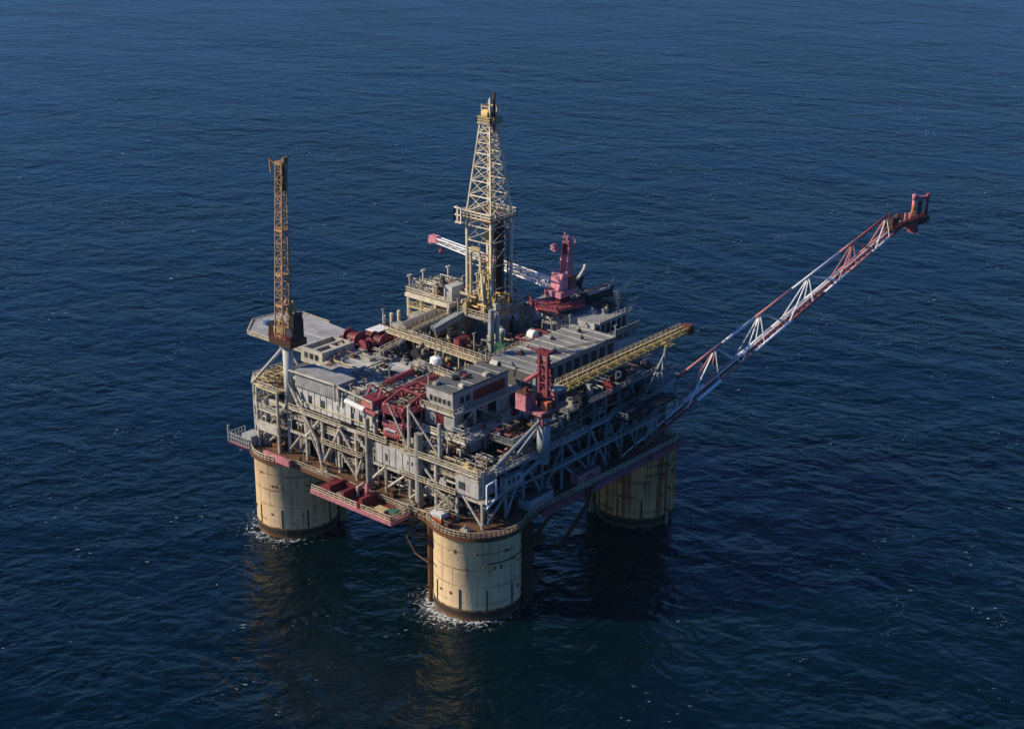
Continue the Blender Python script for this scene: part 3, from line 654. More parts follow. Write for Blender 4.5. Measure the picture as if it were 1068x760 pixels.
W = thing('machinery_hall', 'long low hall with pale ribbed grey roof right of the near block', 'building', (57, 18, L3))
s = MB(); s.box(37.2, 76.4, 9.5, 26.2, 50.42, 58.4); s.build('wall', 'steel_blue', W)
s = MB(); s.box(36.6, 77, 8.8, 26.8, 58.4, 59.2); s.build('roof', 'grey', W)
for i in range(9): x = 40+i*4.4; s = MB(); s.box(x, x+.38, 8.9, 26.7, 59.203, 59.45); s.build('roof_rib', 'steel_pale', W)
s = MB()
for i in range(26): x = 38+i*1.5; s.box(x, x+.16, 8.9, 26.7, 59.202, 59.26)
s.build('roof_seam', 'greyd', W)
for i in range(9): x = 39+i*4.3; s = MB(); s.box(x, x+2.4, 9.25, 9.48, 52, 57.2); s.build('louvre', 'dark', W)
for i in range(10): x = 38.2+i*4.2; s = MB(); s.tube((x,8.9,50.5),(x,8.9,58.3),.25,n=6); s.build('post', 'steel_blue', W)
s = MB(); s.box(36.9, 37.15, 11, 25, 52, 57); s.build('panel', 'greyd', W)
for (x, y, a) in ((44, 21, .9), (52, 14, .6), (61, 23, .8), (67, 15, .5), (50, 23.5, .5), (72, 20, .6), (41, 12, .5)):
    s = MB(); s.box(x-a, x+a, y-a*.7, y+a*.7, 59.46, 60.2); s.tube((x,y,60.2),(x,y,61),.2,n=6); s.build('roof_unit', random.choice(['steel_pale','rust','dark']), W)
s = MB(); s.extr([(36.9,27,53),(36.9,27,58.6),(33,27,53)], (0,-3,0)); s.build('wedge_cover', 'white', W)

# back-right hull shaped module block with curved exhausts
B = thing('exhaust_module', 'stepped grey block at the back right carrying tall bent exhaust ducts', 'module', (88, 28, 50.4))
s = MB(); s.box(79, 97, 14, 56, 50.42, 54); s.build('lower_block', 'steel_blue', B)
s = MB(); s.extr([(80,20,54),(98.4,20,54),(98.4,20,60.2),(80,20,60.2)], (0,30,0)); s.build('upper_block', 'white', B)
s = MB(); s.box(79.8, 98.6, 17.6, 50, 60.2, 60.6); s.build('roof', 'grey', B)
s = MB(); s.box(78, 97.4, 14, 17.5, 56.0, 56.4); s.build('ledge', 'rustdeck', B)
s = MB(); s.rail([(78,14.1,56.4),(97.3,14.1,56.4),(97.3,17.4,56.4)]); s.rail([(80,17.8,60.6),(98.4,17.8,60.6),(98.4,49,60.6)]); s.build('handrail', 'steel_pale', B)
for x in (80, 84, 88, 92, 96): s = MB(); s.tube((x, 14.2, 50.4), (x, 14.2, 56), .3, n=6); s.build('post', 'steel_pale', B)
for i in range(6): x = 81+i*2.9; s = MB(); s.box(x, x+1.5, 19.7, 19.98, 55, 58.5); s.build('opening', 'dark', B)
def bent(x, y, z, h, r, reach, m, rise=3):
    pts = [(x,y,z),(x,y,z+h)]
    for i in range(1, 7):
        t = i/6*math.pi/2*.82; pts.append((x+reach*math.sin(t)*.9, y-reach*.45*math.sin(t), z+h+rise*(1-math.cos(t))+rise*.55*math.sin(t)))
    s = MB()
    for i, (a, b) in enumerate(zip(pts, pts[1:])): s.tube(a, b, r*(1-.06*i), r*(1-.06*(i+1)), n=14)
    for p in pts[1:-1]: s.ball(p, r*.97, 10)
    s.build('exhaust_duct', m, B)
bent(95.5, 22.5, 60.6, 6.2, .8, 6, 'steel_pale', 3.4)
for (x0, y0, x1, y1, z, h) in ((86, 40, 99, 40, 62, 4.4), (92, 32, 103, 30, 60.8, 3.4)):
    s = MB(); s.extr([(x0,y0,z),(x1,y1,z+1.5),(x1+1,y1,z+h+1.2),(x0,y0,z+h)], (0,3.4,0)); s.build('intake_hood', 'dark', B)
    s = MB(); s.path([(x0,y0,z+h+.3),(x1-2,y1,z+h+1),(x1+1,y1,z+h+3.5),(x1+1.6,y1,z+h+5)], .55, 8); s.build('hood_pipe', 'steel_pale', B)
    for q in (.2, .6, .95): s = MB(); s.bar((x0+(x1-x0)*q, y0+1.5, 58), (x0+(x1-x0)*q, y0+1.5, z+2), .5); s.build('support_frame', 'steel_blue', B)
s = MB(); s.box(97, 107, 22, 36, 59, 60.2); s.build('side_platform', 'steel_blue', B)
s = MB(); s.rail([(97,22.2,60.2),(107,22.2,60.2),(107,36,60.2)]); s.build('handrail', 'steel_blue', B)
clutter(82, 97, 22, 48, 60.6, 65, 26, ['steel_pale','rust','dark','steel_blue','yellowp'], random.Random(7), B, .7)
clutter(98, 106, 23, 35, 60.2, 64, 8, ['steel_blue','dark','greyd'], random.Random(8), B)
# lattice of small masts and outriggers past the right end
clutter(85, 92, -4, 14, L3, 50, 18, PAL_D, random.Random(9), B)
s = MB(); s.box(84.5, 94, -5, 14, 42.6, 43.1); s.build('end_platform', 'steel_blue', B)
s = MB(); s.rail([(84.5,-4.9,43.1),(93.9,-4.9,43.1),(93.9,14,43.1)]); s.build('handrail', 'steel_blue', B)
for x, y in ((87,-4),(93,-4),(93,12)): s = MB(); s.tube((x,y,28),(x,y,42.6),.4,n=8); s.build('post', 'steel_blue', B)

# dark side landing beyond the right crane
D = thing('laydown_platform', 'dark flat landing jutting from the right side near the boom rest', 'platform', (66, -9, 42))
s = MB(); s.box(53, 79, -14, -7.4, 43.3, 44.0); s.build('floor', 'black', D)
s = MB(); s.rail([(53,-13.9,44),(53,-7.5,44)]); s.rail([(53,-7.6,44),(70,-7.6,44)]); s.build('handrail', 'steel_blue', D)
for x in (55, 62, 70, 77): s = MB(); s.tube((x,-13,43.3),(x,-7.2,36),.32,n=6); s.build('knee_brace', 'steel_blue', D)
s = MB(); s.box(55, 60, -12, -9, 44.01, 45.2); s.box(61, 66, -10.5, -8, 44.01, 46); s.build('stowed_gear', 'dark', D)

# ------------------------------------------------------------------ left corner frames and landing (y 74-92)
F = thing('corner_module', 'open two storey cream frame with yellow pipework at the left end below the tan crane', 'frame module', (0, 84, LD))
for z in (LD+6.2, L3-3.2, L3+4.2):
    s = MB(); s.prism([(-8,76),(-8,86),(-4,92),(8,92),(8,76)], z-.4, z); s.build('floor', 'yellowp' if z > 46 else 'steel_pale', F)
    s = MB(); s.rail([(-7.9,76,z),(-7.9,86,z),(-3.9,91.8,z),(8,91.8,z)], 1.8, .24, 2); s.build('handrail', 'steel_pale', F)
for x, y in ((-7.8,76.2),(-7.8,85.8),(-4,91.6),(2,91.6),(7.6,91.6),(0,80)): s = MB(); s.tube((x,y,LD),(x,y,L3+4),.5,n=8); s.build('post', 'steel_pale', F)
s = MB(); s.prism(arc(1,84,9.4,100,200,12)+[(1,80)], L3+4.6, L3+5.0); s.build('round_bay', 'yellowp', F)
clutter(-6.5, 4, 77, 90, LD, 32.5, 14, ['steel','rust','steel_pale'], random.Random(31), F)
clutter(-6.5, 4, 77, 90, LD+6.2, 39, 14, ['steel','steel_pale','yellowp','dark'], random.Random(32), F)
clutter(-6.5, 4, 77, 90, L3+4.2, 51, 20, ['yellow','rust','yellowp','tan'], random.Random(33), F)
s = MB(); s.box(-8.3, -8.02, 76.5, 85.5, 33.4, 36.4); s.build('panel', 'steel_pale', F)
s = MB(); s.box(-13.2, -12.2, 66, 78, LD+.1, LD+2.2); s.build('kick_panel', 'pink', F)
E_ = thing('equipment_pod', 'grey fenced box on the outermost left corner of the lower deck', 'equipment pod', (-9, 90, LD))
s = MB(); s.box(-12, -5, 87, 96, 26.5, 27.1); s.build('floor', 'redd', E_); s = MB(); s.box(-10.6, -6, 86.4, 91, 27.1, 30.6); s.build('housing', 'greyl', E_)
s = MB(); s.rail([(-11.9,86,27.1),(-11.9,95.9,27.1),(-5,95.9,27.1)], 3, .25, 1.3); s.tube((-11.9,95.9,27),(-11.9,95.9,32.6),.4); s.build('fence', 'steel_blue', E_)

# top-left landing platform (flat grey deck behind the tan crane)
T = thing('helideck', 'flat pale grey landing deck reaching over the sea behind the tan crane', 'landing deck', (26, 101, 50))
poly = [(13.5,86.5),(34.5,86.5),(36,100),(36.5,114),(32,119),(22,120),(13.5,113)]
s = MB(); s.prism(poly, 53.3, 53.8); s.build('deck_plate', 'greyl', T)
s = MB()
for a, b in (((16.5,98,53.83),(35,98,53.83)),((17.5,107,53.83),(36,107,53.83)),((24,87,53.83),(24,98,53.83))): s.bar(a, b, .3, .06)
s.build('deck_line', 'boomw', T)
s = MB(); pp = [(x,y,52.4) for x,y in poly]; 
for a, b in zip(pp, pp[1:]+pp[:1]): s.bar(a, b, .5, .9)
s.build('edge_beam', 'steel_pale', T)
s = MB(); q = [(12.4,86.2,52.7),(12.4,113.4,52.7),(21.4,121.1,52.7),(32.5,119.2,52.7),(37.6,113.6,52.7),(37,100,52.7)]; s.rail(q, 1.2, .2, 2.2); s.build('safety_net', 'rail', T)
for x, y in ((16,88),(18,104),(25,116),(34,104),(33,88),(24,96)): s = MB(); s.tube((x,y,52.8),(x*.85+2,min(y,86)-.5,L3-6 if y>100 else L3),.5,n=8); s.build('support_strut', 'steel', T)
s = MB(); s.box(19,24,107,110,53.82,55.2); s.build('deck_box', 'yellowp', T); s = MB(); s.box(20,22.6,112.4,114,53.82,55.0); s.build('deck_crate', 'blue', T)
s = MB(); s.box(28,32,111,115,53.82,54.8); s.tube((30,113,54.8),(30,113,56.4),.4); s.build('deck_box', 'white', T)

# slab box module with openings beside the helideck
G = thing('open_top_module', 'cream box module with open roof bays between landing deck and red machinery', 'module', (18, 80, 50.4))
s = MB(); s.box(11, 12, 75.5, 85.5, 50.5, 55.4); s.box(12, 24.4, 75.5, 76.3, 50.5, 55.4); s.box(12, 24.4, 84.7, 85.5, 50.5, 55.4); s.box(24.4, 25.2, 75.5, 85.5, 50.5, 55.4); s.build('wall', 'steel_pale', G)
s = MB(); s.box(12, 24.4, 80, 81, 54.8, 55.38); s.box(18, 19, 76.3, 80, 54.8, 55.36); s.box(12, 24.4, 76.3, 77.1, 54.9, 55.34); s.build('roof_beam', 'steel_pale', G)
for y in (77.5, 80, 82.4): s = MB(); s.box(10.8, 10.98, y, y+1.3, 52.4, 54.2); s.build('opening', 'glass', G)
s = MB(); s.box(12.1,24.3,76.4,84.6,50.6,51.6); s.build('floor', 'rustdeck', G)

# ------------------------------------------------------------------ pink side platform and near-leg fittings
Z = thing('side_platform', 'pink railed platform hanging outside the left edge of the lower deck', 'platform', (-14, 34, 26))
s = MB(); s.box(-18.6, -10.7, 16.6, 50, 25.9, 26.6); s.build('floor', 'redd', Z)
s = MB(); s.box(-19.0, -18.62, 16.4, 50.2, 25.5, 26.75); s.box(-18.6, -10.8, 16.2, 16.58, 25.5, 26.75); s.build('fascia_girder', 'pink', Z)
s = MB(); s.rail([(-18.5,50,26.6),(-18.5,31,26.6)]); s.rail([(-18.5,29,26.6),(-18.5,16.8,26.6),(-11,16.8,26.6)]); s.build('handrail', 'rail', Z)
for y in (37, 29.5, 43): s = MB(); s.box(-17.6, -11, y, y+1.2, 26.65, 29.4); s.build('bulwark', 'redd', Z)
s = MB(); s.box(-12, -10.9, 31, 49, 26.65, 28.8); s.build('bulwark', 'redd', Z)
s = MB(); s.path([(-14,31,26.7),(-14,31,30),(-12,33,31),(-10,33,29)], .6, 8); s.build('pipe_bend', 'pink', Z)
s = MB(); s.path([(-13,36,26.7),(-13,36,29.6),(-10.5,36,30)], .45, 8); s.build('pipe_bend', 'steel_pale', Z)
for (x, y, a, b, h, m) in ((-15,24,1.2,2,.8,'yellowp'),(-14,20,1,1.4,1.1,'green'),(-16.5,27,.8,1,.6,'rust'),(-13,45,1,2.4,.7,'rust'),(-15.5,40.5,.8,1.2,.9,'steel')):
    s = MB(); s.box(x-a, x+a, y-b, y+b, 26.65, 26.65+h); s.build('deck_gear', m, Z)
for y in (18, 27, 36, 45): s = MB(); s.tube((-18,y,25.9),(-9,y,22.5),.35,n=6); s.build('knee_brace', 'rust', Z)

# orange and white raft canister on the near leg ring
r_ = thing('raft_box', 'orange and white box standing on the rusty ring over the near leg', 'box', (-10, 6.6, LD))
s = MB(); s.box(-10.6, -7.2, 4.6, 8.6, LD+.02, 28.4); s.build('base', 'orange', r_); s = MB(); s.box(-10.6, -7.2, 4.6, 8.6, 28.42, 29.8); s.build('cover', 'boomw', r_)
s = MB(); s.box(-10.75, -10.62, 5.4, 7.8, 28.6, 29.4); s.build('panel', 'greyl', r_)
# blue-white cargo box on the right walkway
for (x, y, a, b, z, h, m, lab) in ((17, -7.6, 5.4, 2.2, LD, 3.4, 'steel_blue', 'pale blue grey cargo box with orange marks on the right edge of the lower deck'),
                            (40.5, -7.8, 5.5, 1.6, LD, 3.0, 'pink', 'long faded red cargo box on the lower deck under the right trusses')):
    t = thing('cargo_box', lab, 'cargo box', (x, y, z))
    s = MB(); s.box(x-a, x+a, y-b, y+b, z+.3, z+h); s.build('body', m, t); s = MB(); s.box(x-a+.2, x+a-.2, y-b+.2, y+b-.2, z+.02, z+.28); s.build('skid_base', 'dark', t)
    s = MB(); s.box(x-a+.25, x+a-.25, y-b+.25, y+b-.25, z+h+.003, z+h+.12); s.build('lid', 'greyd', t)
    s = MB(); s.box(x-1.6, x-.4, y-b-.06, y-b-.003, z+1.2, z+2); s.box(x+.2, x+1.3, y-b-.06, y-b-.003, z+1.2, z+2); s.build('marking', 'orange' if m != 'pink' else 'redd', t)
# conductor bridge / hoses under the right edge
for pts, r, m, lab in (([(20,-12,25),(12,-8,14),(11,-9,5),(13,-11,-2)], .55, 'rustd', 'dark rusty hose hanging from the right deck edge behind the near leg'),
                  ([(37,-12.4,25),(36,-12,21),(31,-10,14),(28,-8,9)], .7, 'rustd', 'thick dark brace pipe slanting down from the right deck edge with an open end'),
                  ([(-10,15.5,25.8),(-13,16,20),(-13.2,12.5,16),(-13.5,7,15)], .22, 'rust', 'thin rusty hose looping off the deck edge onto the near leg')):
    s = MB(); s.path([Vector(p) for p in pts], r, 8); tag(s.build('hanging_pipe', m), lab, 'pipe')

# ------------------------------------------------------------------ derrick
DX0, DX1, DY0, DY1 = 64.6, 75.0, 51.4, 61.8
DC = ((DX0+DX1)/2, (DY0+DY1)/2)
dk = thing('derrick', 'tall cream lattice drilling derrick tapering to its crown above the platform', 'derrick', (DC[0], DC[1], 60))
ZB, ZM, ZT = 60.0, 93.5, 122.5; HW, TW = 5.2, 2.1
def dcor(i, j, z):
    h = HW if z <= ZM else HW+(TW-HW)*(z-ZM)/(ZT-ZM)
    return Vector((DC[0]+i*h, DC[1]+j*h, z))
cs = [(-1,-1),(1,-1),(1,1),(-1,1)]
for c in cs:
    s = MB(); s.bar(dcor(*c, ZB-8 if c == (-1,-1) else ZB), dcor(*c, ZM), .72); s.bar(dcor(*c, ZM), dcor(*c, ZT), .5, .5); s.build('leg', 'cream', dk)
zl = [ZM+(ZT-ZM)*t for t in (0,.19,.36,.52,.67,.79,.90,1)]
for k in range(4):
    a, b = cs[k], cs[(k+1)%4]; g = MB(); x = MB()
    for i, z in enumerate(zl):
        q_ = MB(); q_.bar(dcor(*a, z), dcor(*b, z), .33); q_.build('girt', 'cream', dk)
        if i < len(zl)-1: x.bar(dcor(*a, z), dcor(*b, zl[i+1]), .2); x.bar(dcor(*b, z), dcor(*a, zl[i+1]), .2)
    x.build('cross_bracing', 'cream', dk)
    g = MB(); x = MB(); zz = [68, 76, 84, 89, ZM-.1]
    for i, z in enumerate(zz): q_ = MB(); q_.bar(dcor(*a, z), dcor(*b, z), .34); q_.build('girt', 'cream' if k in (2, 3) else 'steel', dk)  # faces away from the sun get darker steel, shade painted in
    for z0, z1 in ((84, 89), (89, 93.4), (76, 84)) if k in (0, 1, 2) else ((84, 89), (89, 93.4)):
        x.bar(dcor(*a, z0), dcor(*b, z1), .2); x.bar(dcor(*b, z0), dcor(*a, z1), .2)
    x.build('cross_bracing', 'steel', dk)
# monkey board
s = MB(); 
for (x0,x1,y0,y1) in ((-6.6,6.6,-6.6,-5.4),(-6.6,6.6,5.4,6.6),(-6.6,-5.4,-5.3,5.3),(5.4,6.6,-5.3,5.3)): s.box(DC[0]+x0, DC[0]+x1, DC[1]+y0, DC[1]+y1, 91.6, 92.0)
s.build('monkey_board', 'rust', dk)
s = MB(); k_ = [(DC[0]-6.5,DC[1]-6.5,92),(DC[0]+6.5,DC[1]-6.5,92),(DC[0]+6.5,DC[1]+6.5,92),(DC[0]-6.5,DC[1]+6.5,92),(DC[0]-6.5,DC[1]-6.5,92)]; s.rail(k_, 2.2, .26, 2.2); s.build('handrail', 'cream', dk)
s = MB(); s.box(DC[0]-8.3, DC[0]-6.7, DC[1]+5, DC[1]+8, 89.8, 90.1); s.rail([(DC[0]-8.3,DC[1]+5,90),(DC[0]-8.3,DC[1]+8,90),(DC[0]-6.7,DC[1]+8,90)], 5, .35, 2); s.build('side_cage', 'cream', dk)
# inside: guide rails, travelling block, drill string, hoses
for x, y in ((DC[0]-1.4, DC[1]-1), (DC[0]+1.4, DC[1]-1)): s = MB(); s.bar((x,y,62),(x,y,120),.3); s.build('guide_rail', 'yellow', dk)
s = MB(); s.tube((DC[0],DC[1],60),(DC[0],DC[1],84),.28); s.build('drill_string', 'dark', dk)
s = MB(); s.box(DC[0]-1.3,DC[0]+1.3,DC[1]-1,DC[1]+1,82,88); s.tube((DC[0]-.9,DC[1],90),(DC[0]+.9,DC[1],90),1.5,n=14); s.build('travelling_block', 'yellow', dk)
s = MB(); s.box(DC[0]-1.2,DC[0]+1.6,DC[1]-1.6,DC[1]+1.2,70,76); s.tube((DC[0],DC[1],67),(DC[0],DC[1],71),.8); s.build('top_drive', 'yellow', dk)
for q in range(6):
    s = MB(); x = DC[0]+(q%3-1)*.5; y = DC[1]+(q//3-.5)*.8; s.tube((x,y,90.5),(x,y,122),.07,n=4); s.build('wire_rope', 'dark', dk)
for q in range(16):
    x = DC[0]+2.2+(q%4)*.55; y = DC[1]-3+(q//4)*.6; s = MB(); s.tube((x,y,61),(x-.2,y,91.5),.2,n=6); s.build('racked_pipe', random.choice(['rustd','dark','rust']), dk)
s = MB(); s.path([Vector((DC[0]+4,DC[1]-4.6,62)),Vector((DC[0]+4,DC[1]-4.6,86)),Vector((DC[0]+2,DC[1]-2,90)),Vector((DC[0]+.5,DC[1]-.5,78))], .24, 6); s.build('mud_hose', 'black', dk)
# yellow arched frame on the left face (pipe handling mast)
for y in (DC[1]-1.6, DC[1]+2.6):
    s = MB(); s.bar((DX0-1,y,59),(DX0-1,y,79.5),.75); s.build('v_door_post', 'yellowp', dk)
s = MB(); 
aa = [Vector((DX0-1, DC[1]+.5+2.1*math.cos(t), 79.4+1.9*math.sin(t))) for t in [math.pi*i/10 for i in range(11)]]
s.path(aa, .42, 8); s.bar((DX0-1.0,DC[1]-1.6,81.8),(DX0-1.0,DC[1]+2.6,81.8),.7,1.2); s.build('v_door_arch', 'yellowp', dk)
for z, m in ((60.5,'yellow'),(66,'yellow'),(71,'yellowp')):
    s = MB(); s.box(DX0-1.8, DX0-.6, DC[1]-4.2, DC[1]-2.2, z, z+2.4); s.tube((DX0-1.2,DC[1]-3.2,z+2.4),(DX0-1.2,DC[1]-3.2,z+4.4),.4,n=8); s.bar((DX0-1.2,DC[1]-4.4,z+3.6),(DX0-1.2,DC[1]-.6,z+3.6),.3); s.tube((DX0-2,DC[1]-1.6,z),(DX0-1,DC[1]-1.2,z+4.8),.22,n=6); s.build('pipe_handler', m, dk)
s = MB(); s.path([Vector((DX0-1.6,DC[1]-2.6,74)),Vector((DX0-2.2,DC[1]-3.8,66)),Vector((DX0-3,DC[1]-5.4,58))], .38, 8); s.build('stand_pipe', 'cream', dk)
# crown
s = MB(); s.box(DC[0]-2.9,DC[0]+2.9,DC[1]-2.9,DC[1]+2.9,122.4,122.9); s.build('crown_platform', 'steel', dk)
s = MB(); s.rail([(DC[0]+2.8*i,DC[1]+2.8*j,122.9) for i,j in ((-1,-1),(1,-1),(1,1),(-1,1),(-1,-1))], 1.8, .28, 1.6); s.build('crown_rail', 'yellowp', dk)
s = MB(); s.box(DC[0]-1.6,DC[0]+1.2,DC[1]-1,DC[1]+1.4,123,126); s.tube((DC[0]-1,DC[1]-1.2,125.6),(DC[0]-1,DC[1]+1.2,125.6),1.5,n=14); s.tube((DC[0]+.8,DC[1]-1.2,125),(DC[0]+.8,DC[1]+1.2,125),1.2,n=14); s.build('crown_block', 'yellow', dk)
for i, j, z in ((-1,-1,131),(1,1,129.4),(-1,1,128.6),(1,-1,128)): s = MB(); s.bar((DC[0]+1.7*i,DC[1]+1.7*j,122.9),(DC[0]+1.7*i,DC[1]+1.7*j,z),.35); s.build('gin_pole', 'cream', dk)
s = MB()
for (i,j),(k,l) in (((-1,-1),(1,-1)),((1,-1),(1,1)),((1,1),(-1,1)),((-1,1),(-1,-1))): s.bar((DC[0]+1.7*i,DC[1]+1.7*j,128),(DC[0]+1.7*k,DC[1]+1.7*l,128),.35)
s.build('gin_pole_beam', 'yellowp', dk)
s = MB(); s.tube((DC[0]-.6,DC[1]-2.6,120),(DC[0]-.6,DC[1]-2.6,133),.42,n=8); s.build('lightning_mast', 'rust', dk)
for z, j in ((126.5,2.8),(121,4.2)): s = MB(); s.bar((DC[0]+2,DC[1]-j,z),(DC[0]+4.6,DC[1]-j,z+.2),.25); s.build('lamp_arm', 'steel', dk)

# drill floor and substructure
df = thing('drill_floor', 'sunlit cream drill floor on tall columns around the foot of the derrick', 'drill floor', (68, 64, 50.4))
s = MB(); s.box(60, 78, 47.5, 63.4, 59.2, 60.0); s.build('floor', 'steel', df)
s = MB(); s.box(57.5, 76, 63.6, 84, 61.2, 62.6); s.build('upper_floor', 'cream', df)  # cream tone puts warm sunlit highlights into the drill floor's colour
s = MB(); s.rail([(57.7,63.8,62.6),(57.7,83.8,62.6),(75.8,83.8,62.6),(75.8,72,62.6)], 1.9, .25, 2); s.build('handrail', 'cream', df)
s = MB(); s.rail([(60.1,62,60),(60.1,47.7,60),(77.9,47.7,60),(77.9,60,60)], 1.9, .25, 2); s.build('handrail', 'rail', df)
for x in (58.4, 66, 75):
    for y in (64.6, 70.5, 77, 83): s = MB(); s.tube((x,y,50.4),(x,y,61.2),.6,n=8); s.build('column', 'cream', df)
for x in (61, 69, 77):
    for y in (48.4, 62): s = MB(); s.box(x-.6,x+.6,y-.6,y+.6,50.4,59.2); s.build('column', 'steel', df)
for z in (54.2, 57.8):
    s = MB(); s.box(58, 58.8, 64, 83.6, z-.3, z+.3); s.build('beam', 'yellowp', df); s = MB(); s.box(58.9, 74, 83.2, 83.8, z-.3, z+.3); s.build('beam', 'yellowp', df)
s = MB(); s.rail([(57.9,64,54.5),(57.9,83.6,54.5)]); s.rail([(57.9,64,58.1),(57.9,83.6,58.1)]); s.build('handrail', 'yellowp', df)
clutter(58, 74, 64.5, 82, 50.4, 60.5, 40, ['cream','cream','yellow','yellowp'], random.Random(41), df)
clutter(60, 74, 66, 82, 62.6, 67.5, 26, ['steel','cream','rust','dark','white'], random.Random(42), df)
clutter(61, 77, 49, 62, 60.0, 67.5, 34, ['yellow','yellow','yellowp','rust','cream'], random.Random(43), df)
s = MB(); s.box(60.5,66.5,65,68.6,62.62,67.6); s.build('dog_house', 'greyl', df)
s = MB(); s.box(52.5, 56.8, 72, 77, 50.42, 57.6); s.build('mud_cabin', 'white', df)
for x, y in ((59,83),(66,83.4),(75,80),(58.4,70),(75.4,67)): s = MB(); s.tube((x,y,62.6),(x,y,68.5),.25); s.box(x-.9,x+.9,y-.3,y+.3,68.2,68.7); s.build('lamp_mast', 'cream', df)
for x in (47, 50.5, 54): s = MB(); s.tube((x, 83.6, 50.4), (x, 83.6, 57), .55, n=8); s.build('vent_stack', 'cream', df)
s = MB(); s.tube((54.2,42,50.4),(54.2,42,66.5),.95,n=12); s.tube((56,41,50.4),(56,41,64.5),.7,n=12); s.build('stack', 'steel_blue', df)

# ------------------------------------------------------------------ left crane (tan)
cx, cy = -4.0, 74.5
cr = thing('tan_crane', 'rust tan lattice boom crane standing nearly upright on a white pedestal at left', 'crane', (cx, cy, 43), 'deck cranes')
s = MB(); s.tube((cx,cy,43),(cx,cy,63),1.65,n=24); s.tube((cx,cy,62.2),(cx,cy,63.4),2.6,n=24); s.build('pedestal', 'shaft', cr, True)
s = MB(); s.tube((cx-.6,cy+1.6,61.5),(-7.6,88,47.8),.55,n=8); s.build('pedestal_brace', 'shaft', cr)
s = MB(); s.box(cx-3.6,cx+3.2,cy-5.4,cy+4.4,63.5,65.6); s.build('slew_platform', 'rustd', cr)
s = MB(); s.rail([(cx-3.5,cy-5.3,65.6),(cx-3.5,cy+4.3,65.6),(cx+3.1,cy+4.3,65.6)],1.6,.24,1.8); s.build('handrail', 'redd', cr)
s = MB(); s.box(cx-2.8,cx-.2,cy+2.6,cy+5.2,65.65,69.8); s.build('operator_cab', 'black', cr)
s = MB(); s.box(cx-1.9,cx+2.1,cy-5.4,cy-3.2,65.7,72); s.prism([(cx-1.7,cy-5.2),(cx+1.9,cy-5.2),(cx+1.9,cy-3.4),(cx-1.7,cy-3.4)],72,73.6); s.build('winch_house', 'black', cr)
s = MB(); s.tube((cx-2.6,cy-4.8,68.5),(cx-3.4,cy-4.8,68.5),1.5,n=14); s.build('winch_drum', 'dark', cr)
s = MB(); s.box(cx-3.4,cx+.6,cy-3.0,cy+2.2,65.65,69.4); s.build('boom_foot', 'tan', cr)
for y in (-2.6, 1.8): s = MB(); s.bar((cx-2.6,cy+y,66),(cx+1.6,cy+y*.7,77),.7); s.bar((cx+2.6,cy+y,66),(cx+1.6,cy+y*.7,77),.5); s.build('a_frame', 'tan', cr)
tip = Vector((cx+2.0, cy+1.2, 119.0)); foot = Vector((cx-2.2, cy-.4, 66.5))
cor = lattice(cr, foot, tip, 3.5, 2.7, 22, .24, .15, 'tan', up=(1,0,0), h0=2.8, h1=2.0)
s = MB(); 
for t in (.36, .62, .18): c_ = foot.lerp(tip, t); s.box(c_.x-1.4,c_.x+1.4,c_.y-1.75,c_.y+1.75,c_.z-.3,c_.z+.3)
s.build('boom_joint', 'tan', cr)
s = MB(); c_ = foot.lerp(tip,.93); s.box(c_.x-.8,c_.x+.7,c_.y-.9,c_.y+.9,c_.z-4.5,c_.z+3); s.build('sheave_block', 'black', cr)
s = MB(); s.box(tip.x-1.3,tip.x+1.3,tip.y-1.6,tip.y+1.6,tip.z-.4,tip.z+.6); s.bar((tip.x-1,tip.y+1.9,tip.z),(tip.x-1.5,tip.y+3.6,tip.z+1.2),.5); s.bar((tip.x-1.5,tip.y+3.4,tip.z+1.2),(tip.x-1.5,tip.y+3.0,tip.z-3),.4); s.box(tip.x-1,tip.x+1,tip.y-2.3,tip.y-1.5,tip.z+.6,tip.z+2.2); s.build('boom_head', 'tan', cr)
for y in (-1, 1): s = MB(); s.tube((cx+1.6,cy+y,77),(tip.x+.9,tip.y+y*.8,tip.z-1),.1,n=4); s.build('pendant_rope', 'rustd', cr)

# ------------------------------------------------------------------ right crane (pink with long yellow boom)
px_, py_ = 18.3, -9.2
pc = thing('yellow_boom_crane', 'pink crane on a shaded blue grey pedestal with its long yellow boom lowered to the right', 'crane', (px_, py_, 41), 'deck cranes')
s = MB(); s.tube((px_,py_,41.3),(px_,py_,55.4),1.95,n=24); s.tube((px_,py_,40.2),(px_,py_,41.3),1.3,1.95,n=24); s.build('pedestal', 'steel_blue', pc, True)  # blue-grey tone stands for the shade lying on the pedestal
for a, b, r in (((px_-.5,py_,54.5),(-5,-6.9,42.6),.6),((px_,py_,42),(-5.3,-6.9,33.5),.75),((px_,py_,42),(12,-6.5,43),.55),((px_,py_,54),(8,-6,43.4),.35)):
    s = MB(); s.tube(a, b, r, n=10); s.build('pedestal_brace', 'steel_blue', pc)
s = MB(); s.tube((px_,py_,55.4),(px_,py_,57),2.7,n=20); s.build('slew_ring', 'rust', pc)
s = MB(); s.box(px_-5,px_+7.4,py_-3,py_+4.5,57,57.9); s.build('machine_deck', 'pink', pc)
s = MB(); s.box(px_-6.4,px_-1.8,py_+1.6,py_+5.4,57.95,62.6); s.build('engine_house', 'pink', pc)
s = MB(); s.box(px_-6.2,px_-2,py_+1.8,py_+5.2,62.63,63.1); s.box(px_-5,px_-4,py_+2.6,py_+3.6,63.1,64.4); s.build('engine_roof', 'rust', pc)
s = MB(); s.box(px_+1.4,px_+5.6,py_-3.6,py_-.4,58,62.8); s.build('operator_cab', 'pink', pc); s = MB(); s.box(px_+1.2,px_+5.8,py_-3.8,py_-.2,62.8,63.3); s.build('cab_roof', 'steel_pale', pc)
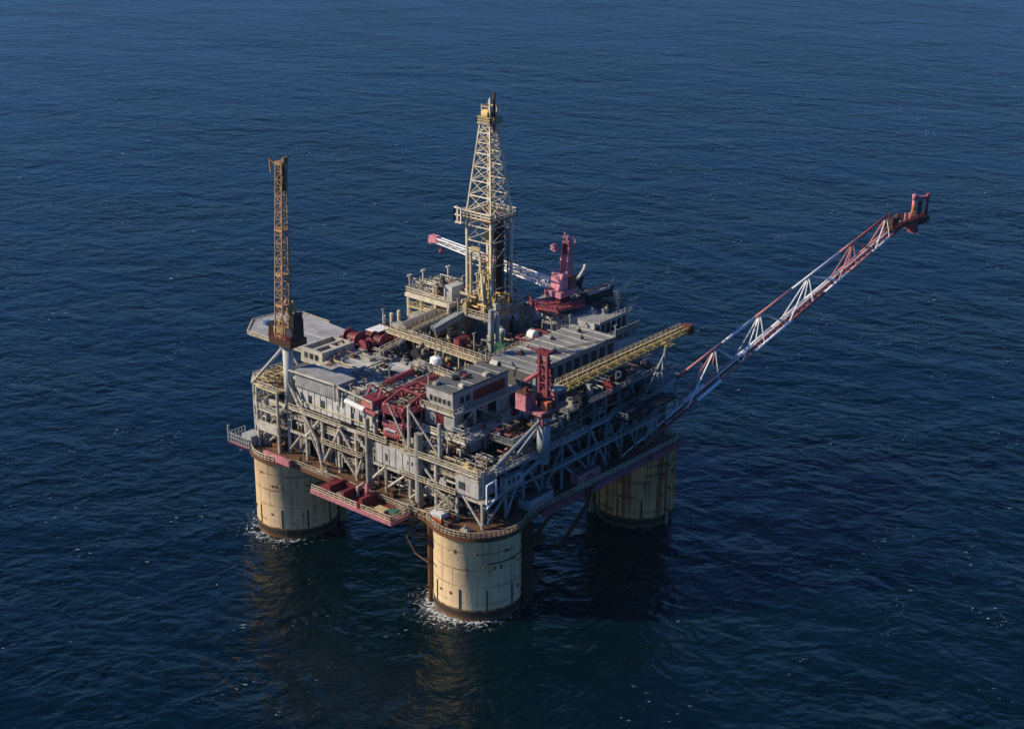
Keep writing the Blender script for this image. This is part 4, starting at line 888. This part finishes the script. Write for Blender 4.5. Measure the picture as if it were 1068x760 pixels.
s = MB(); s.box(px_+2,px_+5,py_-3.68,py_-3.62,59.6,61.8); s.build('cab_window', 'glass', pc)
s = MB(); s.tube((px_-2,py_+.5,59.6),(px_+.8,py_-1.2,59.6),1.3,n=14); s.build('winch_drum', 'dark', pc)
s = MB(); s.box(px_-2.4,px_,py_-2.9,py_-.6,58,60.4); s.build('power_unit', 'orange', pc)
s = MB(); s.path([Vector((px_-3,py_-2,56)),Vector((px_-3.6,py_-2.4,53.8)),Vector((px_+3,py_-2.6,53.6)),Vector((px_+3.4,py_-2,56.6))], .4, 8); s.build('hose_loop', 'red', pc)
for y in (-1.3, 1.5):
    s = MB(); s.bar((px_-.4,py_+y,57.9),(px_-.6,py_+y,74.2),.75); s.build('mast_post', 'red', pc)
    s = MB(); s.bar((px_+2.2,py_+y,58),(px_+1.2,py_+y,68),.7); s.bar((px_+1.2,py_+y,68),(px_-.4,py_+y,74.3),.7); s.build('mast_strut', 'red', pc)
s = MB()
for i in range(6): z = 60+i*2.7; s.bar((px_-.5,py_-1.3,z),(px_-.5,py_+1.5,z),.35); s.bar((px_-.5,py_-1.3,z),(px_+1.6,py_-1.3,z+1.2),.25); s.bar((px_-.5,py_-1.3,z),(px_-.5,py_+1.5,z+2.6),.22)
s.build('mast_lacing', 'red', pc)
s = MB(); s.box(px_-1.2,px_+1.6,py_-2.2,py_+2.4,74.2,75); s.tube((px_,py_+2.4,74.4),(px_-.5,py_+6.5,74.8),.3,n=6); s.build('mast_head', 'redd', pc)
s = MB(); s.tube((px_-1,py_+6,64.6),(px_-.5,py_+1.2,68.4),.7,n=8); s.build('ram', 'red', pc)
b0 = Vector((px_+5.6, py_+.2, 61.2)); b1 = Vector((89.5, py_-.3, 62.4))
lattice(pc, b0, b1, 2.5, 1.9, 28, .24, .14, 'yellow', h0=2.4, h1=1.7)
s = MB(); s.bar(b0+Vector((1,.8,1.5)), b1+Vector((-2,.8,1.1)), .8, .1); s.build('boom_walkway', 'yellowp', pc)
s = MB(); s.rail([b0+Vector((1,1.1,1.5)), b1+Vector((-2,1.1,1.1))], 1.3, .17, 2.6, False); s.build('boom_rail', 'yellowp', pc)
s = MB(); s.box(b1.x-.6,b1.x+1.6,b1.y-1.6,b1.y+1.6,61,64); s.tube((b1.x+1.5,b1.y-1.4,61.6),(b1.x+1.5,b1.y+1.4,61.6),1.2,n=12); s.build('boom_head', 'rust', pc)
s = MB()
for y in (-.5,.5): s.tube((px_,py_+y,74.6),(b1.x-6,b1.y+y,64.6),.09,n=4)
s.build('pendant_rope', 'dark', pc)
# boom rest
br = thing('boom_rest', 'tall slim post with stay holding up the yellow boom', 'post', (80, -6.4, 43))
s = MB(); s.tube((80,-7,43.2),(80,-8.6,60),.65,n=10); s.build('post', 'steel_blue', br); s = MB(); s.tube((74,-5,43.2),(80,-8.2,57),.3,n=8); s.build('stay', 'steel_blue', br)
s = MB(); s.box(78.6,81.4,-11,-7.2,59.6,60.2); s.build('saddle', 'yellowp', br)

# ------------------------------------------------------------------ back crane (pink, red and white boom)
bx, by = 84.5, 36.0
bc = thing('red_white_boom_crane', 'pink crane behind the hall with a red and white boom pointing left behind the derrick', 'crane', (bx, by, 50.4), 'deck cranes')
s = MB(); s.tube((bx,by,50.4),(bx,by,66),2.0,n=20); s.build('pedestal', 'redd', bc, True)
s = MB(); s.prism([(bx-8,by+9),(bx-11,by+3),(bx-9,by-4),(bx+2,by-7),(bx+5,by-2),(bx+3,by+6)], 62.4, 63.2); s.build('working_platform', 'red', bc)
s = MB(); s.rail([(bx-8,by+9,63.2),(bx-11,by+3,63.2),(bx-9,by-4,63.2),(bx+2,by-7,63.2),(bx+5,by-2,63.2)],1.6,.25,2); s.build('handrail', 'red', bc)
s = MB()
for p in ((-8,9),(-11,3),(-9,-4),(2,-7)): s.tube((bx+p[0],by+p[1],62.4),(bx+p[0]*.1,by+p[1]*.1,56),.45,n=6)
s.build('platform_brace', 'red', bc)
s = MB(); s.prism([(bx-6,by-3),(bx+3.4,by-3),(bx+3.4,by+4),(bx-6,by+4)], 66, 68); s.build('machine_deck', 'rose', bc)
s = MB(); s.extr([(bx-4.6,by-1.8,68),(bx-.4,by-1.8,68),(bx-.8,by-1.8,73),(bx-3.6,by-1.8,73.6)], (0,4.6,0)); s.build('machine_house', 'rose', bc)
s = MB(); s.box(bx-.2,bx+2.6,by-2.6,by+1,68.02,72.2); s.build('operator_cab', 'red', bc); s = MB(); s.box(bx+.2,bx+2.2,by-2.68,by-2.62,69.4,71.6); s.build('cab_window', 'glass', bc)
for y in (-2.2, 1.8):
    s = MB(); s.extr([(bx-1.0,by+y*.7,73),(bx+2.4,by+y*.7,72.8),(bx+1.4,by+y*.7,83),(bx,by+y*.7,83)], (0,.6,0)); s.build('mast_plate', 'rose', bc)
s = MB(); s.box(bx+.3,bx+1.3,by-1.4,by+1.7,79,82.6); s.build('mast_web', 'redd', bc)
s = MB(); s.box(bx,bx+1.5,by-1.2,by+1.4,83.05,84.2); s.tube((bx+.6,by-1.0,84.9),(bx+.6,by+1.2,84.9),.8,n=12); s.bar((bx+.5,by+.5,85),(bx+.3,by+.8,87.6),.4); s.bar((bx+1.4,by-.6,83.6),(bx+4,by-1,84.6),.35); s.bar((bx+3.8,by-1,84.8),(bx+3.6,by-1,80.4),.35); s.build('mast_head', 'rose', bc)
s = MB(); s.box(bx-2.6,bx-.6,by+2.4,by+4.4,80.4,82.4); s.build('floodlight_box', 'rose', bc)
r0 = Vector((bx-3.5, by+3.6, 69.6)); r1 = Vector((81.5, 91.0, 74.4)); nb = 7
for i in range(nb):
    a = r0.lerp(r1, i/nb); b = r0.lerp(r1, (i+1)/nb); wa = 2.9-1.1*i/nb; wb = 2.9-1.1*(i+1)/nb
    lattice(bc, a, b, wa, wb, 4, .22, .14, 'boomr' if i in (3,) else 'boomw', h0=wa*.9, h1=wb*.9)
s = MB(); s.box(r1.x-1.2,r1.x+1.2,r1.y-.5,r1.y+3,r1.z-1,r1.z+1.4); s.tube((r1.x-1,r1.y+2.6,r1.z-.6),(r1.x+1,r1.y+2.6,r1.z-.6),1,n=12); s.build('boom_head', 'rose', bc)
s = MB(); s.tube((r1.x,r1.y-1.8,r1.z-1),(r1.x,r1.y-1.8,r1.z-3.4),.12,n=5); s.ball((r1.x,r1.y-1.8,r1.z-3.8),.9,8); s.build('hook', 'red', bc)

# ------------------------------------------------------------------ flare boom
fb = thing('flare_boom', 'long red and white banded triangular flare boom reaching out over the sea to the right', 'flare boom', (78, -9, 27))
def low(x, side): return Vector((x, -7.0 + (-1.7 if side < 0 else 1.9), 26.8+(x-62)*.2165))
def upc(x): return Vector((x, -6.5, 42.9+(x-78.2)*.184))
def run(name, f, xs, r, cols):
    for x0, x1, m in zip(xs, xs[1:], cols):
        s = MB(); s.tube(f(x0), f(x1), r, n=10); s.build(name, m, fb, True)
run('lower_chord', lambda x: low(x,-1), [62,84,99,113,134,158,180,196,214,228,242], .46, ['boomd','boomd','boomw','boomr','boomw','boomd','boomw','boomr','boomw','boomd'])
run('lower_chord', lambda x: low(x,1), [62,85,108,128,150,172,196,212,242], .58, ['boomd','boomw','boomr','boomw','boomw','boomw','boomr','boomr'])
run('upper_chord', upc, [78,89,95,115.5,136,160,193,206,229], .52, ['steel_blue','boomd','boomr','boomw','boomr','boomw','boomr','boomd'])  # grey-blue root section has the building's shade in its colour
for x, m, ends in ((78.2,'steel_blue',(96,)), (112,'boomr',(93,112,126)), (139.5,'boomw',(126,140,156)), (171.6,'boomw',(156,172,190)), (203,'boomr',(190,203,217)), (228.5,'boomr',(217,228))):
    U = upc(x)
    for xx in ends:
        for sd_ in (-1, 1):
            s = MB(); s.tube(U, low(xx, sd_), .26 if abs(xx-x) > 3 else .21, n=8); s.build('diagonal', m if (sd_ > 0 and xx <= x+1) or x < 80 else ('boomw' if x != 203 else 'boomr'), fb)
s = MB()
for i in range(46):
    x = 64+i*3.9; a, b = low(x,-1), low(x,1); s.bar(a, b, .16)
    if i < 45: s.bar(a, low(x+3.9,1), .13)
s.build('cross_member', 'boomr', fb)
s = MB(); s.bar(low(64,-1)+Vector((0,2,-.1)), low(240,-1)+Vector((0,2,-.1)), .7, .1); s.build('boom_walkway', 'redd', fb)
for o, m in ((2.3, 'boomw'),): s = MB(); s.tube(low(60,-1)+Vector((0,o,.55)), low(241,-1)+Vector((0,o,.55)), .24, n=6); s.build('flare_pipe', m, fb)
# root frame at the deck corner
for a, b in ((upc(79),(72,-7,27.2)),(upc(79),(84,4,52)),(upc(79),(75,-6.7,27.2)),(upc(79),(90,2,30)),((79,-6.5,28),(79,-6.5,50)),((86,6,28),(86,6,50)),((79,-6.5,43),(86,6,43)),(upc(79),(100,2,43))):
    s = MB(); s.tube(a, b, .5, n=8); s.build('root_strut', 'steel_blue', fb)
for a, b in (((90,6,44),(108,-4,44)),((88,12,39),(106,-3,38)),((108,-4,44),(100,-7,35.6))): s = MB(); s.tube(a, b, .34, n=6); s.build('stay', 'steel_blue', fb)
# flare tip
ft = thing('flare_tip', 'rusty flare head with twin pink stacks on its small platform at the boom end', 'flare tip', (246, -7, 62))
s = MB(); s.box(229, 254, -9.6, -3.6, 65.2, 65.8); s.build('platform', 'rust', ft)
s = MB(); s.rail([(229,-9.5,65.8),(254,-9.5,65.8)],1.5,.28,2); s.rail([(229,-3.7,65.8),(250,-3.7,65.8)],1.5,.28,2); s.build('handrail', 'redd', ft)
s = MB(); s.box(233,238,-7,-4.2,65.8,68.4); s.tube((234,-5,68.4),(234,-5,70.4),.5); s.ball((238.6,-6,68.4),1.0,8); s.build('pilot_cabinet', 'rustd', ft)
s = MB(); s.box(245,249,-10,-6.4,62.4,65.1); s.box(247,250,-9.8,-6.6,60.4,62.35); s.build('wind_guard', 'boomd', ft)
s = MB(); s.box(252,260,-9.4,-3.6,62.6,65.1); s.build('tip_frame', 'rustd', ft)
s = MB(); s.bar((257,-6,65),(266,-6,64.8),.5); s.build('outrigger', 'boomd', ft)
for x, y, m in ((254.6,-4.6,'rose'),(259.4,-8.0,'boomd')):
    s = MB(); s.tube((x,y,65.2),(x+.2,y,71.6),.6,n=14); s.tube((x+.2,y,71.6),(x+.2,y,73.8),.8,n=14); s.build('flare_stack', m, ft, True)
s = MB(); s.bar((254.6,-4.6,72.2),(259.4,-8,72.2),1.4,1.3); s.build('stack_bridge', 'pink', ft); s = MB(); s.bar((250,-6,65.8),(254.4,-5,70.4),.7); s.build('stack_stay', 'orange', ft)
s = MB(); s.bar((257,-6.3,65.2),(257,-6.3,71),1.3); s.build('ignition_duct', 'dark', ft)
for x in (240, 243, 247, 251): s = MB(); s.tube((x,-7,65.8),(x+.4,-7,67.6+random.random()*1.8),.3,n=8); s.ball((x+.4,-7,67.6),.55,6); s.build('pilot_pipe', random.choice(['rust','boomr','yellowp']), ft)

# ------------------------------------------------------------------ individual gear on top
def box_thing(name, cat, label, x, y, z, a, b, h, m, top='steel_pale', group=None):
    t = thing(name, label, cat, (x, y, z), group)
    s = MB(); s.box(x-a,x+a,y-b,y+b,z+.25,z+h); s.build('body', m, t)
    s = MB(); s.box(x-a-.08,x+a+.08,y-b-.08,y+b+.08,z+h,z+h+.18); s.build('lid', top, t)
    s = MB(); s.box(x-a,x-a+.5,y-b,y+b,z,z+.24); s.box(x+a-.5,x+a,y-b,y+b,z,z+.24); s.build('skid', 'dark', t)
    s = MB(); 
    for i in range(int(b*2/.9)): yy = y-b+.45+i*.9; s.box(x-a-.1,x-a-.003,yy-.07,yy+.07,z+.35,z+h-.1)
    for i in range(int(a*2/.9)): xx = x-a+.45+i*.9; s.box(xx-.07,xx+.07,y-b-.1,y-b-.003,z+.35,z+h-.1)
    s.build('corrugation', m, t); return t
box_thing('module_box', 'container', 'long pale grey container with small window at the left roof edge below the crane', -1.2, 61.2, LT+.3-2.6, 3.6, 9.6, 5.2, 'greyl', 'grey')
box_thing('store_box', 'container', 'white topped red container beside the red winches', 38, 77.5, 50.4, 3.2, 2.4, 5.6, 'redd', 'boomw')
box_thing('store_box', 'container', 'small white store box at the back edge left of the drill floor', 49.5, 79, 50.4, 1.6, 2.0, 4.2, 'white', 'greyl')
box_thing('store_box', 'container', 'red box half hidden between pipe racks below the derrick', 52, 53, 50.4, 2.6, 1.2, 4.6, 'red', 'redd')
# red winch and mooring machinery (back left of the top deck)
def winch(x, y, z, sc_, m, label, ry=True):
    t = thing('winch', label, 'winch', (x, y, z), 'red winches on the top deck'); a = sc_
    s = MB(); s.box(x-2.2*a,x+2.2*a,y-2*a,y+2*a,z,z+.6); s.build('base_frame', m, t)
    s = MB(); d = (0,1.6*a) if ry else (1.6*a,0)
    s.tube((x-d[0],y-d[1],z+2.3*a),(x+d[0],y+d[1],z+2.3*a),1.35*a,n=16); s.build('drum', 'redd', t)
    for q in (-1,1): s = MB(); s.tube((x+d[0]*q,y+d[1]*q,z+2.3*a),(x+d[0]*q*1.18,y+d[1]*q*1.18,z+2.3*a),2.0*a,n=16); s.build('flange', m, t)
    s = MB(); s.box(x+1.2*a,x+3*a,y-1.2*a,y+1.2*a,z+.6,z+2.6*a); s.tube((x+3*a,y,z+1.7*a),(x+4.4*a,y,z+1.7*a),.8*a,n=12); s.build('motor', m, t)
    s = MB(); s.bar((x-2*a,y-1.6*a,z+.6),(x,y-1.6*a,z+2.4*a),.4); s.bar((x-2*a,y+1.6*a,z+.6),(x,y+1.6*a,z+2.4*a),.4); s.build('brake_arm', m, t)
winch(29.5, 80, 51.0, 1.5, 'red', 'dark red winch nearest the landing deck'); winch(34, 73, 51.0, 1.35, 'red', 'faded red winch in the middle of the red machinery')
winch(42, 74, 51.2, 1.2, 'red', 'small red winch at the right end of the red machinery'); winch(27.5, 72.5, 52.8, .9, 'red', 'little red winch alone on the grey roof', False)
winch(38.5, 68, 51, 1.1, 'redd', 'dark red winch beside the black engines', False)
def engine(x, y, a, label):
    t = thing('engine', label, 'engine', (x, y, 50.4), 'black engines in the deck well')
    s = MB(); s.box(x-2*a,x+2*a,y-1.6*a,y+1.6*a,50.41,52.4*1); s.build('block', 'black', t)
    s = MB(); s.tube((x-1.5*a,y,52.9),(x+1.5*a,y,52.9),1.3*a,n=14); s.build('casing', 'dark', t)
    s = MB(); s.path([Vector((x,y,53.5)),Vector((x,y,55.6)),Vector((x+1.6*a,y,56.2))], .4, 8); s.build('exhaust', 'steel', t)
for a in ((33, 63, 1.5, 'black engine at the left end of the deck well'), (36.5, 57, 1.6, 'largest black engine in the middle of the deck well'), (33.5, 53, 1.2, 'black engine next to the grey roof corner')): engine(*a)
def dome_tank(x, y, z, r, h, label, m='boomw'):
    t = thing('storage_tank', label, 'tank', (x, y, z))
    s = MB(); s.tube((x,y,z+.4),(x,y,z+h),r,n=20); s.build('shell', m, t, True)
    s = MB(); s.ball((x,y,z+h),r,14,.35); s.build('dome', m, t, True)
    s = MB(); s.tube((x,y,z+h),(x,y,z+h+r*.35+.8),.25,n=6); s.tube((x+r*.5,y,z+h),(x+r*.5,y,z+h+1.2),.15,n=6); s.build('vent', 'steel', t)
    s = MB(); s.tube((x,y,z),(x,y,z+.4),r+.2,n=20); s.build('base', 'rust', t)
dome_tank(43, 61.5, 50.4, 2.5, 5.2, 'squat white tank beside the raised pipe rack', 'white'); dome_tank(33.4, 47.2, 50.4, 1.9, 4.0, 'white mushroom topped tank in the rusty deck well')
dome_tank(60.5, 43.6, 50.4, 1.6, 7.2, 'white dome tank beside the grey stack', 'boomw'); dome_tank(41, 52.6, 50.4, 1.5, 3.6, 'small grey tank under the yellow catwalk', 'steel')
s = MB(); s.tube((28.5,50,52.9),(28.5,50,53.3),3.2,n=24); tag(s.build('hatch_cover', 'greyl'), 'round pale hatch cover at the edge of the deck well', 'hatch')
# green equipment behind the catwalk
t = thing('green_pump', 'dark green pump unit behind the yellow catwalk', 'pump', (56, 36, 50.4))
s = MB(); s.extr([(52.5,35,50.5),(61,35,50.5),(61,35,54.5),(54,35,56.5),(52.5,35,56.5)], (0,4,0)); s.build('housing', 'green', t); s = MB(); s.tube((53.6,37,56.5),(53.6,37,59.5),.6); s.ball((53.6,37,59.5),.9,8); s.build('valve', 'green', t)
s = MB(); s.tube((61,37,52.6),(64,37,52.6),.9); s.build('motor', 'steel', t)
# red skids seen by the hall roof
t = thing('red_skid', 'open red skid with white hose reel behind the ribbed roof', 'skid', (62, 31, 50.4))
s = MB()
for a, b in (((57,28.6),(67,28.6)),((67,28.6),(67,34)),((67,34),(57,34)),((57,34),(57,28.6))):
    for z in (56.2, 58.4): s.bar((*a,z),(*b,z),.4)
    s.bar((*a,50.4),(*a,58.4),.4)
s.build('frame', 'red', t)
s = MB(); s.tube((62,30,58.4),(62,32.5,58.4),1.7,n=16); s.build('hose_reel', 'boomw', t); s = MB(); s.box(58,60.5,29.5,33,56.3,58); s.build('pump_box', 'steel', t)

# the folded red knuckle crane lying over the left roof edge
rc = thing('red_knuckle_crane', 'red crane with lattice boom folded down over the left roof edge', 'crane', (-1.5, 38, 50), 'deck cranes')
s = MB(); s.box(-4.6, 3.4, 35.2, 43.2, 50.2, 51.4); s.build('plinth', 'steel', rc)
s = MB(); s.box(-5.0, 1.8, 36.6, 42, 51.45, 53.8); s.build('machine_house', 'red', rc)
s = MB()
for z in (51.9, 52.6, 53.3): s.box(-5.16, -5.003, 36.8, 41.8, z, z+.2)
s.build('louvre', 'boomr', rc)
s = MB(); s.box(-4.8, 1.6, 36.8, 41.8, 53.82, 54.1); s.build('roof', 'redd', rc)
for y in (36.4, 41): s = MB(); s.bar((-3,y,54.9),(-1,y+.5,57.4),.45); s.bar((2,y,54.9),(-1,y+.5,57.4),.45); s.build('a_frame', 'red', rc)
lattice(rc, (0, 36.5, 53.8), (19, 35, 55.2), 2.2, 1.4, 9, .22, .15, 'red')
lattice(rc, (8, 44, 54.4), (16, 40, 57.4), 1.2, .8, 5, .25, .2, 'red')
s = MB(); s.box(18.4,20,34,36,54.2,56); s.build('boom_head', 'redd', rc)
s = MB(); s.tube((-6.5,46.6,52.4),(-6.5,38.6,51.6),.9,n=12); s.build('ram', 'boomw', rc); s = MB(); s.tube((-6.5,38.6,51.6),(-6.5,34,51.2),.62,n=12); s.build('ram_rod', 'red', rc)
# red framed escape station with life rafts
rs = thing('red_frame_station', 'two storey open red steel frame holding a lifeboat between red crane and white block', 'frame module', (3, 29, 44))
for x in (-3.8, 4, 11):
    for y in (25.6, 33.4): s = MB(); s.bar((x,y,43.3),(x,y,56.6 if x > -3 else 54.6),.55); s.build('post', 'red' if x > -3 else 'pink', rs)
for z in (47.8, 52.0):
    s = MB(); s.box(-4.4, 11.4, 25.2, 33.8, z-.35, z); s.build('floor', 'redd', rs)
    s = MB(); s.rail([(-4.2,33.6,z),(-4.2,25.4,z),(3,25.4,z)],1.7,.28,1.6); s.build('handrail', 'red' if z > 50 else 'pink', rs)
s = MB()
for a, b in (((-3.8,25.6,54.4),(4,25.6,56.6)),((-3.8,33.4,54.4),(4,33.4,56.6)),((4,25.6,56.6),(11,25.6,56.6)),((4,33.4,56.6),(11,33.4,56.6)),((4,25.6,56.6),(4,33.4,56.6)),((11,25.6,56.6),(11,33.4,56.6)),((4,33.4,56.4),(11,25.6,56.4)),((-3.8,25.6,54.4),(-3.8,33.4,54.4))): s.bar(a, b, .5)
s.build('top_beam', 'red', rs)
clutter(-2.5, 10, 26.5, 32.5, 52, 55.8, 12, ['red','redd','rust','steel'], random.Random(51), rs)
# crane-side lifeboat in the lower bay: rounded capsule
t = thing('lifeboat', 'small grey and red enclosed lifeboat in the lower bay of the red frame', 'lifeboat', (-3, 29.5, 44))
s = MB(); prev = None
for i in range(11):
    u = -1+2*i/10; r = 1.55*math.sqrt(max(.02, 1-u**4)); c = Vector((-4.0, 29.5+4.0*u, 45.9))
    if prev: s.tube(prev[0], c, prev[1], r, n=14)
    prev = (c, r)
s.build('hull', 'red', t, True)
s = MB(); s.box(-5.3,-2.7,27.4,31.8,46.3,47.35); s.build('canopy', 'greyl', t)
s = MB(); s.box(-5.45,-5.32,28,31.2,46.5,47); s.build('window', 'glass', t)
s = MB(); s.box(-4.8,-3.2,27,27.4,43.4,45); s.box(-4.8,-3.2,31.6,32,43.4,45); s.build('cradle', 'pink', t)

# stairs on the left face
st = thing('outer_stair', 'cream open stair climbing from the rusty lower deck near the white corner cabin', 'stairs', (-7.6, 6, LD))
for y0, y1, z0, z1, x in ((12.5, 3, 27.1, 31.4, -8.2), (3, 12.5, 31.4, 35.7, -7.0)):
    s = MB()
    for q in (-.6, .6): s.bar((x+q,y0,z0),(x+q,y1,z1),.14,.35)
    for k in range(12): t_ = (k+.5)/12; s.box(x-.55,x+.55,y0+(y1-y0)*t_-.22,y0+(y1-y0)*t_+.22,z0+(z1-z0)*t_,z0+(z1-z0)*t_+.1)
    s.build('flight', 'steel', st)
    s = MB(); s.rail([(x-.62,y0,z0+.2),(x-.62,y1,z1+.2)],1.4,.14,2,False); s.build('handrail', 'rail', st)

# scattered aerials and lamp posts round the top
for i, (x, y, z, h) in enumerate(((31,24,60,3.5),(5.5,24,60,3),(36,30,52,8),(76,27,59.2,3),(78,10,58,4),(97.6,18.4,60.6,3.2),(46,83,50.4,9),(12.4,47,53,4),(-4,47,53,3.6),(24,76,53,3.4),(36,50,50.4,8.6),(48,44,50.4,9),(58,60,58,7),(70,30,52,10))):
    t = thing('lamp_post', 'thin pale lamp post or aerial standing on the upper decks', 'lamp post', (x, y, z), 'thin lamp posts and aerials on the upper decks')
    s = MB(); s.tube((x,y,z),(x,y,z+h),.2,n=6); s.build('pole', 'steel_pale', t); s = MB(); s.box(x-.7,x+.7,y-.25,y+.25,z+h,z+h+.4); s.build('lamp_head', 'steel', t)

# ------------------------------------------------------------------ scale deck units to metres
done = set()
for o in list(sc.objects):
    if o.type in {'CAMERA', 'LIGHT'}: continue
    o.location = o.location*K
    if o.type == 'MESH' and o.data.name not in done:
        done.add(o.data.name)
        if o.name != 'sea': o.data.transform(Matrix.Scale(K, 4))
sc.render.resolution_x = 1024; sc.render.resolution_y = 728
print('OBJECTS', len(sc.objects))
